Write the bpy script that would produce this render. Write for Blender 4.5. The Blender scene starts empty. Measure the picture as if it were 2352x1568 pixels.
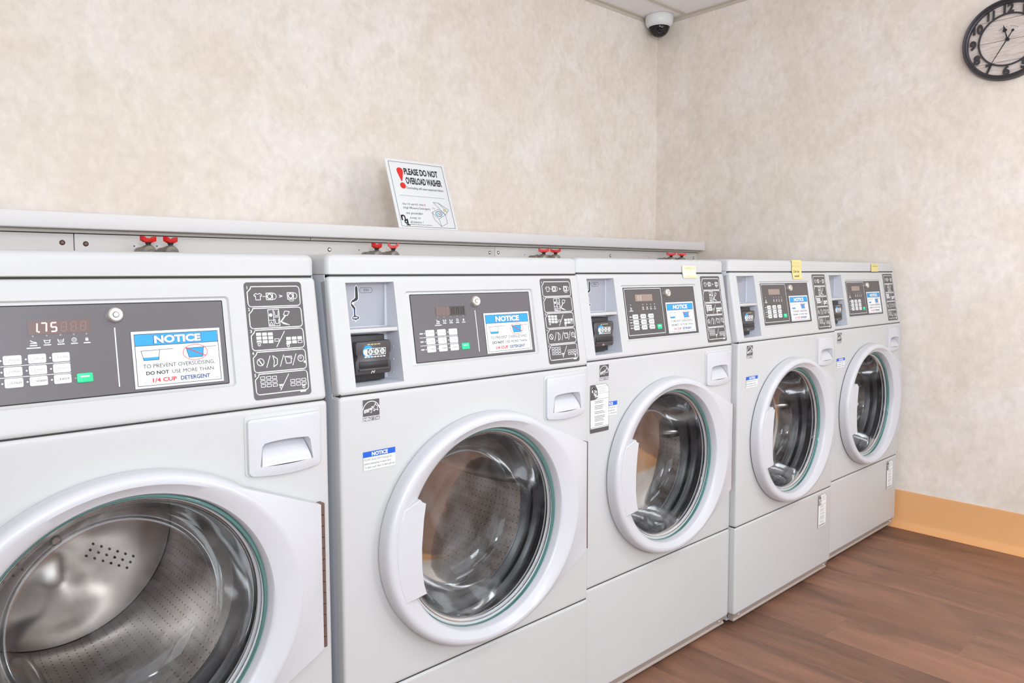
import bpy, bmesh, math, random
from math import sin, cos, pi, radians
from mathutils import Vector, Matrix
from mathutils.geometry import tessellate_polygon

# ------------------------------------------------------------------ camera, light, exposure
SC = bpy.context.scene
COL = SC.collection
YAW, PIT, ROL = radians(42.5508), radians(-3.9186), radians(-0.1887)
FW = Vector((sin(YAW)*cos(PIT), cos(YAW)*cos(PIT), sin(PIT)))
RT = Vector((cos(YAW), -sin(YAW), 0.0))
UP = RT.cross(FW)
R2 = RT*cos(ROL) + UP*sin(ROL)
U2 = -RT*sin(ROL) + UP*cos(ROL)
cd = bpy.data.cameras.new('camera')
cam = bpy.data.objects.new('camera', cd)
COL.objects.link(cam)
cam.matrix_world = Matrix(((R2.x, U2.x, -FW.x, 0.0111), (R2.y, U2.y, -FW.y, -1.215),
                           (R2.z, U2.z, -FW.z, 1.1295), (0, 0, 0, 1)))
cd.sensor_width = 36.0
cd.lens = 1698.34*36.0/2352.0
cd.shift_y = (747.05-784.0)/2352.0
cd.clip_start = 0.02
SC.camera = cam

SC.view_settings.view_transform = 'Standard'
SC.view_settings.look = 'None'
SC.view_settings.gamma = 1.0
SC.view_settings.use_curve_mapping = False
SC.view_settings.exposure = -0.27
SC.cycles.max_bounces = 10
SC.cycles.transparent_max_bounces = 16
SC.cycles.use_denoising = True

w = bpy.data.worlds.new('world')
SC.world = w
w.use_nodes = True
w.node_tree.nodes['Background'].inputs[0].default_value = (0.9, 0.93, 1.0, 1)
w.node_tree.nodes['Background'].inputs[1].default_value = 0.15

H = 2.5316      # ceiling height
WR = 3.491      # right wall
WB = 1.36       # back wall
WL = -1.6       # left wall (out of view)
WF = -3.4       # wall behind the camera (out of view)

def area(name, loc, size, power, color=(1, 1, 1), aim=None):
    l = bpy.data.lights.new(name, 'AREA')
    l.shape = 'RECTANGLE'; l.size, l.size_y = size
    l.energy = power; l.color = color
    o = bpy.data.objects.new(name, l); COL.objects.link(o)
    o.location = loc
    if aim is not None:
        d = Vector(aim)-Vector(loc)
        o.rotation_euler = d.to_track_quat('-Z', 'Y').to_euler()
    return o
LC = (0.905, 1.0, 1.085)
LIGHTS = [((0.35, -1.75), (1.15, 0.55), 3.0), ((2.15, -1.75), (1.15, 0.55), 18.0), ((1.2, -2.75), (1.15, 0.55), 9.0)]
for (lx, ly), sz, pw in LIGHTS:
    area('ceiling_lamp', (lx, ly, H-0.03), sz, pw, LC)
# added unseen fill lamps: three soft panels behind camera, two aimed at ceiling
area('fill_lamp', (-1.1, -2.9, 1.5), (1.4, 1.4), 38.0, LC, aim=(2.0, 0.4, 1.2))
area('fill_lamp', (0.25, -3.0, 1.4), (1.2, 1.2), 13.0, LC, aim=(1.7, 0.4, 0.9))
area('fill_lamp', (2.6, -3.2, 1.5), (1.4, 1.4), 15.0, LC, aim=(1.6, 0.4, 1.2))
area('bounce_fill', (1.9, -2.6, 1.0), (0.4, 0.4), 17.0, LC, aim=(3.0, 0.7, 2.5))
area('bounce_fill', (0.0, -1.9, 1.6), (0.3, 0.3), 24.0, LC, aim=(1.5, -0.7, 2.53))

# ------------------------------------------------------------------ materials
MATS = {}
def mat(name, col, rough=0.5, metal=0.0, emis=None, estr=0.0, spec=0.5, coat=0.0, bump=None):
    if name in MATS: return MATS[name]
    m = bpy.data.materials.new(name); m.use_nodes = True
    nt = m.node_tree; b = nt.nodes['Principled BSDF']
    b.inputs['Base Color'].default_value = (*col, 1)
    b.inputs['Roughness'].default_value = rough
    b.inputs['Metallic'].default_value = metal
    b.inputs['Specular IOR Level'].default_value = spec
    b.inputs['Coat Weight'].default_value = coat
    if emis:
        b.inputs['Emission Color'].default_value = (*emis, 1)
        b.inputs['Emission Strength'].default_value = estr
    # light procedural breakup of the colour and gloss
    tc = nt.nodes.new('ShaderNodeTexCoord')
    n = nt.nodes.new('ShaderNodeTexNoise'); n.inputs['Scale'].default_value = 14.0; n.inputs['Detail'].default_value = 3
    nt.links.new(tc.outputs['Object'], n.inputs['Vector'])
    mr = nt.nodes.new('ShaderNodeMapRange')
    mr.inputs['To Min'].default_value = max(rough-0.03, 0.02); mr.inputs['To Max'].default_value = min(rough+0.03, 1)
    nt.links.new(n.outputs['Fac'], mr.inputs['Value'])
    if metal > 0 or rough > 0.45: nt.links.new(mr.outputs['Result'], b.inputs['Roughness'])
    if bump:
        n2 = nt.nodes.new('ShaderNodeTexNoise'); n2.inputs['Scale'].default_value = bump[0]; n2.inputs['Detail'].default_value = 2
        nt.links.new(tc.outputs['Object'], n2.inputs['Vector'])
        bp = nt.nodes.new('ShaderNodeBump'); bp.inputs['Strength'].default_value = bump[1]; bp.inputs['Distance'].default_value = 0.001
        nt.links.new(n2.outputs['Fac'], bp.inputs['Height']); nt.links.new(bp.outputs['Normal'], b.inputs['Normal'])
    MATS[name] = m
    return m

def s2l(r, g, b):
    f = lambda c: (c/255/12.92) if c/255 <= 0.04045 else ((c/255+0.055)/1.055)**2.4
    return (f(r), f(g), f(b))

ENAMEL = mat('white_enamel', (0.555, 0.550, 0.546), 0.38, spec=0.4)
PLASTIC = mat('white_plastic', (0.595, 0.590, 0.620), 0.30)
GREYBODY = mat('side_steel', (0.60, 0.61, 0.65), 0.35)
SHADOWGAP = mat('dark_gap', (0.03, 0.028, 0.026), 0.8)
PANELGREY = mat('panel_grey', s2l(98, 93, 97), 0.33)
LABELGREY = mat('label_grey', s2l(84, 79, 79), 0.38)
LIGHTGREY = mat('coin_plate_grey', s2l(158, 158, 166), 0.45)
RECESS = mat('recess_white', s2l(203, 205, 212), 0.45)
BLACKPL = mat('black_plastic', s2l(70, 66, 68), 0.32)
BLACKPL2 = mat('black_plastic_dark', s2l(38, 36, 38), 0.4)
WHITEINK = mat('white_ink', (0.86, 0.86, 0.87), 0.5)
GREYINK = mat('grey_ink', s2l(150, 148, 150), 0.5)
BLACKINK = mat('black_ink', (0.012, 0.012, 0.014), 0.5)
BLUEINK = mat('blue_ink', s2l(36, 152, 214), 0.45)
ROYALINK = mat('royal_blue_ink', s2l(15, 90, 200), 0.45)
NAVYINK = mat('navy_ink', s2l(40, 70, 130), 0.45)
REDINK = mat('red_ink', s2l(228, 45, 40), 0.45)
GREENKEY = mat('green_key', s2l(15, 205, 140), 0.4)
KEYWHITE = mat('key_white', (0.78, 0.78, 0.78), 0.4)
CHROME = mat('chrome', (0.85, 0.84, 0.82), 0.15, 1.0)
CHROMESATIN = mat('chrome_satin', (0.88, 0.84, 0.78), 0.3, 0.85)
STEELSLOT = mat('slot_steel', (0.25, 0.27, 0.3), 0.3, 0.8)
WINRED = mat('display_window_red', s2l(112, 92, 88), 0.3)
WINDARK = mat('display_window_dark', s2l(74, 66, 66), 0.2)
WINTAN = mat('display_window_tan', s2l(150, 132, 120), 0.25)
SEGON = mat('segment_lit', (1, 0.6, 0.55), 0.4, emis=(1.0, 0.55, 0.5), estr=1.4)
SEGOFF = mat('segment_unlit', s2l(135, 112, 106), 0.4)
SEGOFF2 = mat('segment_unlit_dark', s2l(40, 36, 36), 0.4)
RUBBER = mat('grey_rubber', s2l(54, 52, 54), 0.32)
HINGE = mat('rusty_hinge', s2l(120, 95, 85), 0.45, 0.4)
REDPL = mat('red_handle_plastic', s2l(225, 35, 30), 0.35)
VALVEGREY = mat('valve_metal', s2l(158, 154, 143), 0.42, 0.5, bump=(120, 0.6))
STEMDARK = mat('stem_dark', s2l(60, 58, 58), 0.5, 0.3)
HOSE = mat('hose_grey', s2l(110, 108, 106), 0.6)
LAMINATE = mat('shelf_laminate', s2l(230, 226, 224), 0.4)
CHASE = mat('cover_panel_paint', s2l(228, 222, 217), 0.45)
CHASE2 = mat('trim_board_paint', s2l(206, 196, 186), 0.5)
SCREWMAT = mat('screw_bronze', s2l(120, 90, 80), 0.4, 0.6)
SCREWDK = mat('screw_washer_dark', s2l(45, 38, 36), 0.5)
BASETAN = mat('baseboard_tan', s2l(232, 174, 118), 0.42)
TRIMBEIGE = mat('trim_beige', s2l(208, 198, 186), 0.5)
CLOCKMETAL = mat('clock_metal', s2l(72, 70, 74), 0.42, 0.5)
CLOCKBLACK = mat('clock_hand_black', s2l(28, 28, 36), 0.4)
CAMWHITE = mat('camera_white', (0.80, 0.80, 0.80), 0.35)
CAMRING = mat('camera_ring_beige', s2l(215, 192, 165), 0.4)
PAPER = mat('sign_paper', (0.83, 0.84, 0.84), 0.45)
NOTEY = mat('note_yellow', s2l(222, 207, 140), 0.7)
NOTEPALE = mat('note_pale', s2l(225, 221, 200), 0.6)
NOTEPALE2 = mat('note_stripe_yellow', s2l(222, 212, 158), 0.6)
TOESHADE = mat('toe_strip_shaded', s2l(172, 160, 152), 0.5)  # taupe underside shade of the strip is put into this colour
LAMPDIFF = mat('lamp_diffuser', (0.9, 0.9, 0.9), 0.5, emis=(1, 0.98, 0.96), estr=2.0)
DRAWERSEAL = mat('drawer_soap_residue', s2l(150, 175, 140), 0.6)

def node_mat(name):
    m = bpy.data.materials.new(name); m.use_nodes = True
    nt = m.node_tree
    return m, nt, nt.nodes['Principled BSDF']

def ramp(nt, fac, stops):
    r = nt.nodes.new('ShaderNodeValToRGB')
    while len(r.color_ramp.elements) < len(stops): r.color_ramp.elements.new(0.5)
    for e, (p, c) in zip(r.color_ramp.elements, stops):
        e.position = p; e.color = (*c, 1)
    nt.links.new(fac, r.inputs['Fac'])
    return r.outputs['Color']

def noise(nt, vec, scale, detail=4, rough=0.6, dist=0.0):
    n = nt.nodes.new('ShaderNodeTexNoise')
    n.inputs['Scale'].default_value = scale; n.inputs['Detail'].default_value = detail
    n.inputs['Roughness'].default_value = rough; n.inputs['Distortion'].default_value = dist
    nt.links.new(vec, n.inputs['Vector'])
    return n.outputs['Fac']

def mixc(nt, fac, a, b, mode='MIX'):
    m = nt.nodes.new('ShaderNodeMix'); m.data_type = 'RGBA'; m.blend_type = mode
    if isinstance(fac, (int, float)): m.inputs[0].default_value = fac
    else: nt.links.new(fac, m.inputs[0])
    for i, v in ((6, a), (7, b)):
        if isinstance(v, tuple): m.inputs[i].default_value = (*v, 1)
        else: nt.links.new(v, m.inputs[i])
    return m.outputs[2]

def wall_mat(name, c0, c1, c2, c3):
    m, nt, b = node_mat(name)
    tc = nt.nodes.new('ShaderNodeTexCoord')
    mp = nt.nodes.new('ShaderNodeMapping'); mp.inputs['Scale'].default_value = (1.0, 1.0, 0.8)
    nt.links.new(tc.outputs['Object'], mp.inputs['Vector']); v = mp.outputs['Vector']
    a = ramp(nt, noise(nt, v, 3.2, 5, 0.62, 0.4), [(0.36, c0), (0.52, c1), (0.66, c2)])
    f2 = noise(nt, v, 13.0, 4, 0.65, 0.3)
    r2 = nt.nodes.new('ShaderNodeMapRange'); r2.inputs['From Min'].default_value = 0.50; r2.inputs['From Max'].default_value = 0.66
    nt.links.new(f2, r2.inputs['Value'])
    mm = nt.nodes.new('ShaderNodeMath'); mm.operation = 'MULTIPLY'; mm.inputs[1].default_value = 0.6
    nt.links.new(r2.outputs['Result'], mm.inputs[0])
    col = mixc(nt, mm.outputs[0], a, c3)
    f3 = noise(nt, v, 36.0, 3, 0.6, 0.2)
    col2 = mixc(nt, 0.38, col, ramp(nt, f3, [(0.32, tuple(x*0.86 for x in c1)), (0.52, c1), (0.70, tuple(min(1, x*1.13) for x in c1))]))
    nt.links.new(col2, b.inputs['Base Color'])
    b.inputs['Roughness'].default_value = 0.62
    b.inputs['Specular IOR Level'].default_value = 0.25
    bp = nt.nodes.new('ShaderNodeBump'); bp.inputs['Strength'].default_value = 0.12; bp.inputs['Distance'].default_value = 0.002
    nt.links.new(noise(nt, v, 160.0, 2), bp.inputs['Height']); nt.links.new(bp.outputs['Normal'], b.inputs['Normal'])
    return m
WALLPAPER = wall_mat('mottled_wallpaper', s2l(230, 216, 199), s2l(239, 229, 219), s2l(246, 239, 235), s2l(220, 208, 192))
PAINTED = wall_mat('painted_wall', s2l(236, 232, 228), s2l(240, 236, 232), s2l(243, 240, 236), s2l(234, 229, 224))

def floor_mat():
    m, nt, b = node_mat('brown_vinyl_planks')
    tc = nt.nodes.new('ShaderNodeTexCoord')
    sx = nt.nodes.new('ShaderNodeSeparateXYZ'); nt.links.new(tc.outputs['Object'], sx.inputs[0])
    def M(op, a, b_=None, c_=None):
        n = nt.nodes.new('ShaderNodeMath'); n.operation = op
        for i, v in enumerate((a, b_, c_)):
            if v is None: continue
            if isinstance(v, (int, float)): n.inputs[i].default_value = v
            else: nt.links.new(v, n.inputs[i])
        return n.outputs[0]
    X, Y = sx.outputs['X'], sx.outputs['Y']
    px = M('DIVIDE', M('SUBTRACT', X, 2.239-0.178*20), 0.178)
    row = M('FLOOR', px); fx = M('FRACT', px)
    wn = nt.nodes.new('ShaderNodeTexWhiteNoise'); wn.noise_dimensions = '1D'; nt.links.new(row, wn.inputs['W'])
    # joint of row 20 lies at y = -0.222, of row 19 at y = -0.542
    off = M('ADD', M('MULTIPLY', M('SUBTRACT', row, 20.0), 0.32), 0.222)
    py = M('DIVIDE', M('ADD', Y, off), 1.22)
    prow = M('FLOOR', py); fy = M('FRACT', py)
    cb = nt.nodes.new('ShaderNodeCombineXYZ'); nt.links.new(row, cb.inputs[0]); nt.links.new(prow, cb.inputs[1])
    wn2 = nt.nodes.new('ShaderNodeTexWhiteNoise'); wn2.noise_dimensions = '3D'; nt.links.new(cb.outputs[0], wn2.inputs['Vector'])
    rnd = wn2.outputs['Value']
    gv = nt.nodes.new('ShaderNodeCombineXYZ')
    nt.links.new(M('ADD', M('MULTIPLY', X, 9.0), M('MULTIPLY', rnd, 37.0)), gv.inputs[0])
    nt.links.new(M('ADD', M('MULTIPLY', Y, 1.9), M('MULTIPLY', rnd, 91.0)), gv.inputs[1])
    nt.links.new(M('MULTIPLY', rnd, 13.0), gv.inputs[2])
    big = noise(nt, gv.outputs[0], 1.0, 3, 0.5, 0.9)
    fine = noise(nt, gv.outputs[0], 8.0, 5, 0.7, 1.2)
    gv2 = nt.nodes.new('ShaderNodeMapping'); gv2.inputs['Scale'].default_value = (5.0, 1.6, 1.0); nt.links.new(gv.outputs[0], gv2.inputs['Vector'])
    thin = noise(nt, gv2.outputs['Vector'], 4.0, 4, 0.7, 0.6)
    c = ramp(nt, big, [(0.30, s2l(122, 88, 72)), (0.44, s2l(149, 108, 87)), (0.60, s2l(173, 123, 97)), (0.78, s2l(182, 134, 108))])
    c = mixc(nt, 0.18, c, ramp(nt, fine, [(0.35, s2l(108, 80, 68)), (0.55, s2l(150, 115, 96)), (0.75, s2l(180, 140, 118))]))
    c = mixc(nt, 0.12, c, ramp(nt, thin, [(0.40, s2l(92, 66, 54)), (0.55, s2l(152, 116, 98)), (0.70, s2l(196, 158, 134))]))
    tone = M('ADD', M('MULTIPLY', rnd, 0.22), 0.62)
    tn = nt.nodes.new('ShaderNodeCombineColor')
    for i in range(3): nt.links.new(tone, tn.inputs[i])
    c = mixc(nt, 1.0, c, tn.outputs[0], 'MULTIPLY')
    e1 = M('LESS_THAN', M('MINIMUM', fx, M('SUBTRACT', 1.0, fx)), 0.007)
    e2 = M('LESS_THAN', M('MINIMUM', fy, M('SUBTRACT', 1.0, fy)), 0.0009)
    edge = M('MULTIPLY', M('MAXIMUM', e1, e2), 0.28)
    c = mixc(nt, edge, c, s2l(84, 60, 50))
    nt.links.new(c, b.inputs['Base Color'])
    nt.links.new(M('ADD', M('MULTIPLY', fine, 0.15), 0.36), b.inputs['Roughness'])
    b.inputs['Specular IOR Level'].default_value = 0.35
    bp = nt.nodes.new('ShaderNodeBump'); bp.inputs['Strength'].default_value = 0.15; bp.inputs['Distance'].default_value = 0.0012
    nt.links.new(fine, bp.inputs['Height']); nt.links.new(bp.outputs['Normal'], b.inputs['Normal'])
    return m
FLOORM = floor_mat()

def ceil_mat():
    m, nt, b = node_mat('ceiling_tile')
    tc = nt.nodes.new('ShaderNodeTexCoord')
    c = ramp(nt, noise(nt, tc.outputs['Object'], 60, 3), [(0.3, s2l(241, 236, 236)), (0.7, s2l(246, 242, 242))])
    nt.links.new(c, b.inputs['Base Color']); b.inputs['Roughness'].default_value = 0.8
    return m
CEILM = ceil_mat()

def glass_mat(name, tint, refl_rough=0.02, refl=1.0, smear=0.0, scol=(0.8, 0.8, 0.82), const=False):
    # clear pane: light passes straight through, the surface mirrors at grazing angles
    m = bpy.data.materials.new(name); m.use_nodes = True; nt = m.node_tree
    nt.nodes.remove(nt.nodes['Principled BSDF'])
    out = nt.nodes['Material Output']
    tr = nt.nodes.new('ShaderNodeBsdfTransparent'); tr.inputs[0].default_value = (*tint, 1)
    gl = nt.nodes.new('ShaderNodeBsdfGlossy'); gl.inputs['Roughness'].default_value = refl_rough
    fr = nt.nodes.new('ShaderNodeFresnel'); fr.inputs['IOR'].default_value = 1.5
    mx = nt.nodes.new('ShaderNodeMixShader')
    fm = nt.nodes.new('ShaderNodeMath'); fm.operation = 'MULTIPLY'; fm.inputs[1].default_value = refl
    nt.links.new(fr.outputs[0], fm.inputs[0])
    nt.links.new(fm.outputs[0], mx.inputs[0]); nt.links.new(tr.outputs[0], mx.inputs[1]); nt.links.new(gl.outputs[0], mx.inputs[2])
    last = mx.outputs[0]
    if smear:
        df = nt.nodes.new('ShaderNodeBsdfDiffuse'); df.inputs[0].default_value = (*scol, 1)
        tc = nt.nodes.new('ShaderNodeTexCoord')
        f = noise(nt, tc.outputs['Object'], 9.0, 4, 0.6, 1.0)
        mr = nt.nodes.new('ShaderNodeMapRange'); mr.inputs['From Min'].default_value = 0.45; mr.inputs['From Max'].default_value = 0.75
        mr.inputs['To Max'].default_value = smear
        nt.links.new(f, mr.inputs['Value'])
        m2 = nt.nodes.new('ShaderNodeMixShader')
        if const: m2.inputs[0].default_value = smear
        else: nt.links.new(mr.outputs[0], m2.inputs[0])
        nt.links.new(last, m2.inputs[1]); nt.links.new(df.outputs[0], m2.inputs[2])
        last = m2.outputs[0]
    nt.links.new(last, out.inputs['Surface'])
    return m
BOWLGLASS = glass_mat('door_bowl_glass', (0.88, 0.89, 0.89), refl_rough=0.07, refl=0.45, smear=0.13)
RIMTEAL = glass_mat('glass_edge_teal', (0.62, 0.82, 0.80), refl=1.2, smear=0.24, scol=s2l(140, 200, 194), const=True)
DOMEGLASS = glass_mat('smoked_dome_glass', (0.5, 0.5, 0.51))

def steel_mat(name, holes=True):
    m, nt, b = node_mat(name)
    b.inputs['Metallic'].default_value = 0.85
    b.inputs['Roughness'].default_value = 0.26
    tc = nt.nodes.new('ShaderNodeTexCoord')
    base = ramp(nt, noise(nt, tc.outputs['Object'], 5, 3), [(0.35, s2l(172, 165, 160)), (0.65, s2l(204, 197, 193))])
    if holes:
        # UV is laid out in units of the hole pitch
        v = nt.nodes.new('ShaderNodeVectorMath'); v.operation = 'FRACTION'; nt.links.new(tc.outputs['UV'], v.inputs[0])
        s = nt.nodes.new('ShaderNodeVectorMath'); s.operation = 'DISTANCE'; nt.links.new(v.outputs[0], s.inputs[0]); s.inputs[1].default_value = (0.5, 0.5, 0)
        lt = nt.nodes.new('ShaderNodeMath'); lt.operation = 'LESS_THAN'; lt.inputs[1].default_value = 0.10
        nt.links.new(s.outputs['Value'], lt.inputs[0])
        base = mixc(nt, lt.outputs[0], base, (0.01, 0.01, 0.01))
        iv = nt.nodes.new('ShaderNodeMath'); iv.operation = 'MULTIPLY_ADD'; iv.inputs[1].default_value = -0.85; iv.inputs[2].default_value = 0.85
        nt.links.new(lt.outputs[0], iv.inputs[0]); nt.links.new(iv.outputs[0], b.inputs['Metallic'])
    nt.links.new(base, b.inputs['Base Color'])
    return m
DRUMHOLES = steel_mat('perforated_drum_steel')
DRUMPLAIN = steel_mat('plain_drum_steel', False)

def clock_face_mat():
    m, nt, b = node_mat('weathered_plank_face')
    tc = nt.nodes.new('ShaderNodeTexCoord')
    mp = nt.nodes.new('ShaderNodeMapping'); mp.inputs['Scale'].default_value = (1, 12, 120)
    nt.links.new(tc.outputs['Object'], mp.inputs['Vector'])
    c = ramp(nt, noise(nt, mp.outputs['Vector'], 1.3, 5, 0.7), [(0.3, s2l(190, 172, 160)), (0.5, s2l(214, 200, 192)), (0.7, s2l(226, 216, 210))])
    nt.links.new(c, b.inputs['Base Color']); b.inputs['Roughness'].default_value = 0.6
    return m
CLOCKFACE = clock_face_mat()

# ------------------------------------------------------------------ mesh helpers
def fr_front(u, v, w=0.0): return (u, -w, v)                 # upright face looking to -Y
class MB:
    def __init__(s): s.v = []; s.f = []; s.m = []; s.flat = []; s.mats = []
    def mi(s, m):
        if m not in s.mats: s.mats.append(m)
        return s.mats.index(m)
    def add(s, verts, faces, m, flat=False):
        o = len(s.v); s.v += [tuple(p) for p in verts]; k = s.mi(m)
        for f in faces: s.f.append(tuple(i+o for i in f)); s.m.append(k); s.flat.append(flat)
        return o
    def box(s, x0, x1, y0, y1, z0, z1, m, bev=0.0, seg=2):
        bm = bmesh.new(); bmesh.ops.create_cube(bm, size=1.0)
        for v in bm.verts:
            v.co = Vector(((x0+x1)/2+v.co.x*(x1-x0), (y0+y1)/2+v.co.y*(y1-y0), (z0+z1)/2+v.co.z*(z1-z0)))
        if bev > 0: bmesh.ops.bevel(bm, geom=bm.edges[:], offset=bev, segments=seg, profile=0.5, affect='EDGES')
        s.bm(bm, m)
    def bm(s, bm, m, mtx=None):
        bm.verts.index_update()
        vs = [(mtx @ v.co if mtx else v.co) for v in bm.verts]
        s.add(vs, [[v.index for v in f.verts] for f in bm.faces], m); bm.free()
    def loft(s, rings, m, close=True, cap0=False, cap1=False):
        n = len(rings[0]); vs = [p for r in rings for p in r]; fs = []
        for i in range(len(rings)-1):
            for j in range(n if close else n-1):
                k = (j+1) % n
                fs.append((i*n+j, i*n+k, (i+1)*n+k, (i+1)*n+j))
        if cap0: fs.append(tuple(range(n))[::-1])
        if cap1: fs.append(tuple((len(rings)-1)*n+j for j in range(n)))
        return s.add(vs, fs, m)
    def tube(s, pts, r, m, n=14, caps=True):
        pts = [Vector(p) for p in pts]; rr = r if isinstance(r, (list, tuple)) else [r]*len(pts)
        rings = []
        for i, p in enumerate(pts):
            d = (pts[min(i+1, len(pts)-1)]-pts[max(i-1, 0)]).normalized()
            a = d.orthogonal().normalized() if i == 0 else (a - d*a.dot(d)).normalized()
            b = d.cross(a)
            rings.append([tuple(p+(a*cos(2*pi*k/n)+b*sin(2*pi*k/n))*rr[i]) for k in range(n)])
        s.loft(rings, m, True, caps, caps)
    def lathe(s, prof, c, axis, m, n=48, cap0=False, cap1=False):
        # prof: (radius, distance along axis); axis: 'y' or 'z' or 'x'
        rings = []
        for r, d in prof:
            ring = []
            for k in range(n):
                a = 2*pi*k/n
                if axis == 'y': ring.append((c[0]+r*cos(a), c[1]+d, c[2]+r*sin(a)))
                elif axis == 'z': ring.append((c[0]+r*cos(a), c[1]+r*sin(a), c[2]+d))
                else: ring.append((c[0]+d, c[1]+r*cos(a), c[2]+r*sin(a)))
            rings.append(ring)
        s.loft(rings, m, True, cap0, cap1)
    def fill(s, outer, holes, fr, w, m):
        loops = [[Vector((p[0], p[1], 0)) for p in outer]]+[[Vector((p[0], p[1], 0)) for p in h] for h in holes]
        tris = tessellate_polygon(loops)
        pts = [p for l in loops for p in l]
        s.add([fr(p.x, p.y, w) for p in pts], tris, m, True)
    def walls(s, loop, fr, w0, w1, m, loop1=None):
        l1 = loop1 or loop
        s.loft([[fr(p[0], p[1], w0) for p in loop], [fr(p[0], p[1], w1) for p in l1]], m)
    def prism(s, outer, fr, w0, w1, m, bev=0.0, holes=()):
        if bev > 0:
            top = inset(outer, bev)
            s.walls(outer, fr, w0, w1-bev, m)
            mid = inset(outer, bev*0.3)
            s.loft([[fr(p[0], p[1], w1-bev) for p in outer], [fr(p[0], p[1], w1-bev*0.3) for p in mid], [fr(p[0], p[1], w1) for p in top]], m)
            s.fill(top, holes, fr, w1, m)
        else:
            s.walls(outer, fr, w0, w1, m); s.fill(outer, holes, fr, w1, m)
        s.fill(outer, holes, fr, w0, m)
        for h in holes: s.walls(h, fr, w0, w1, m)
    def build(s, name, parent=None, angle=35, uvs=None):
        me = bpy.data.meshes.new(name); me.from_pydata(s.v, [], s.f)
        for m in s.mats: me.materials.append(m)
        me.polygons.foreach_set('material_index', s.m)
        me.polygons.foreach_set('use_smooth', [not q for q in s.flat])
        me.update()
        if uvs:
            ul = me.uv_layers.new(name='uv')
            for li, l in enumerate(me.loops): ul.data[li].uv = uvs[l.vertex_index]
        bm = bmesh.new(); bm.from_mesh(me)
        bmesh.ops.remove_doubles(bm, verts=bm.verts[:], dist=1e-6) if not uvs else None
        bmesh.ops.recalc_face_normals(bm, faces=bm.faces[:])
        bm.to_mesh(me); bm.free()
        me.set_sharp_from_angle(angle=radians(angle))
        o = bpy.data.objects.new(name, me); COL.objects.link(o)
        if parent is not None: o.parent = parent
        return o

def inset(poly, d):
    n = len(poly); out = []
    A = sum(poly[i][0]*poly[(i+1) % n][1]-poly[(i+1) % n][0]*poly[i][1] for i in range(n))
    sg = 1 if A > 0 else -1
    for i in range(n):
        p0, p1, p2 = Vector(poly[i-1][:2]), Vector(poly[i][:2]), Vector(poly[(i+1) % n][:2])
        a = (p1-p0).normalized(); b = (p2-p1).normalized()
        na = Vector((-a.y, a.x))*sg; nb = Vector((-b.y, b.x))*sg
        nn = (na+nb)
        if nn.length < 1e-6: nn = na
        nn.normalize(); k = d/max(0.35, nn.dot(na))
        out.append((p1.x+nn.x*k, p1.y+nn.y*k))
    return out
def rrect(x0, x1, z0, z1, r, seg=5):
    r = min(r, (x1-x0)/2-1e-5, (z1-z0)/2-1e-5); pts = []
    for cx, cz, a0 in ((x1-r, z0+r, -90), (x1-r, z1-r, 0), (x0+r, z1-r, 90), (x0+r, z0+r, 180)):
        for k in range(seg+1):
            a = radians(a0+90*k/seg); pts.append((cx+r*cos(a), cz+r*sin(a)))
    return pts
def circ(cx, cz, r, n=96, rz=None):
    rz = rz or r
    return [(cx+r*cos(2*pi*k/n), cz+rz*sin(2*pi*k/n)) for k in range(n)]
def quad(a, b, c, d): return [a, b, c, d]

_tc = {}
def text_geo(s, bold=0.0, shear=0.0):
    key = (s, bold, shear)
    if key not in _tc:
        cu = bpy.data.curves.new('t', 'FONT'); cu.body = s; cu.size = 1.0; cu.offset = bold; cu.shear = shear
        cu.resolution_u = 3; cu.fill_mode = 'FRONT' if hasattr(cu, 'fill_mode') and cu.dimensions == '2D' else cu.fill_mode
        ob = bpy.data.objects.new('t', cu); COL.objects.link(ob)
        me = ob.to_mesh()
        vs = [(v.co.x, v.co.y) for v in me.vertices]; fs = [tuple(p.vertices) for p in me.polygons]
        ob.to_mesh_clear(); bpy.data.objects.remove(ob); bpy.data.curves.remove(cu)
        x0 = min(v[0] for v in vs); x1 = max(v[0] for v in vs); y0 = min(v[1] for v in vs); y1 = max(v[1] for v in vs)
        _tc[key] = ([((x-x0)/(x1-x0+1e-9), (y-y0)/(y1-y0+1e-9)) for x, y in vs], fs, (x1-x0)/(y1-y0+1e-9))
    return _tc[key]

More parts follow.
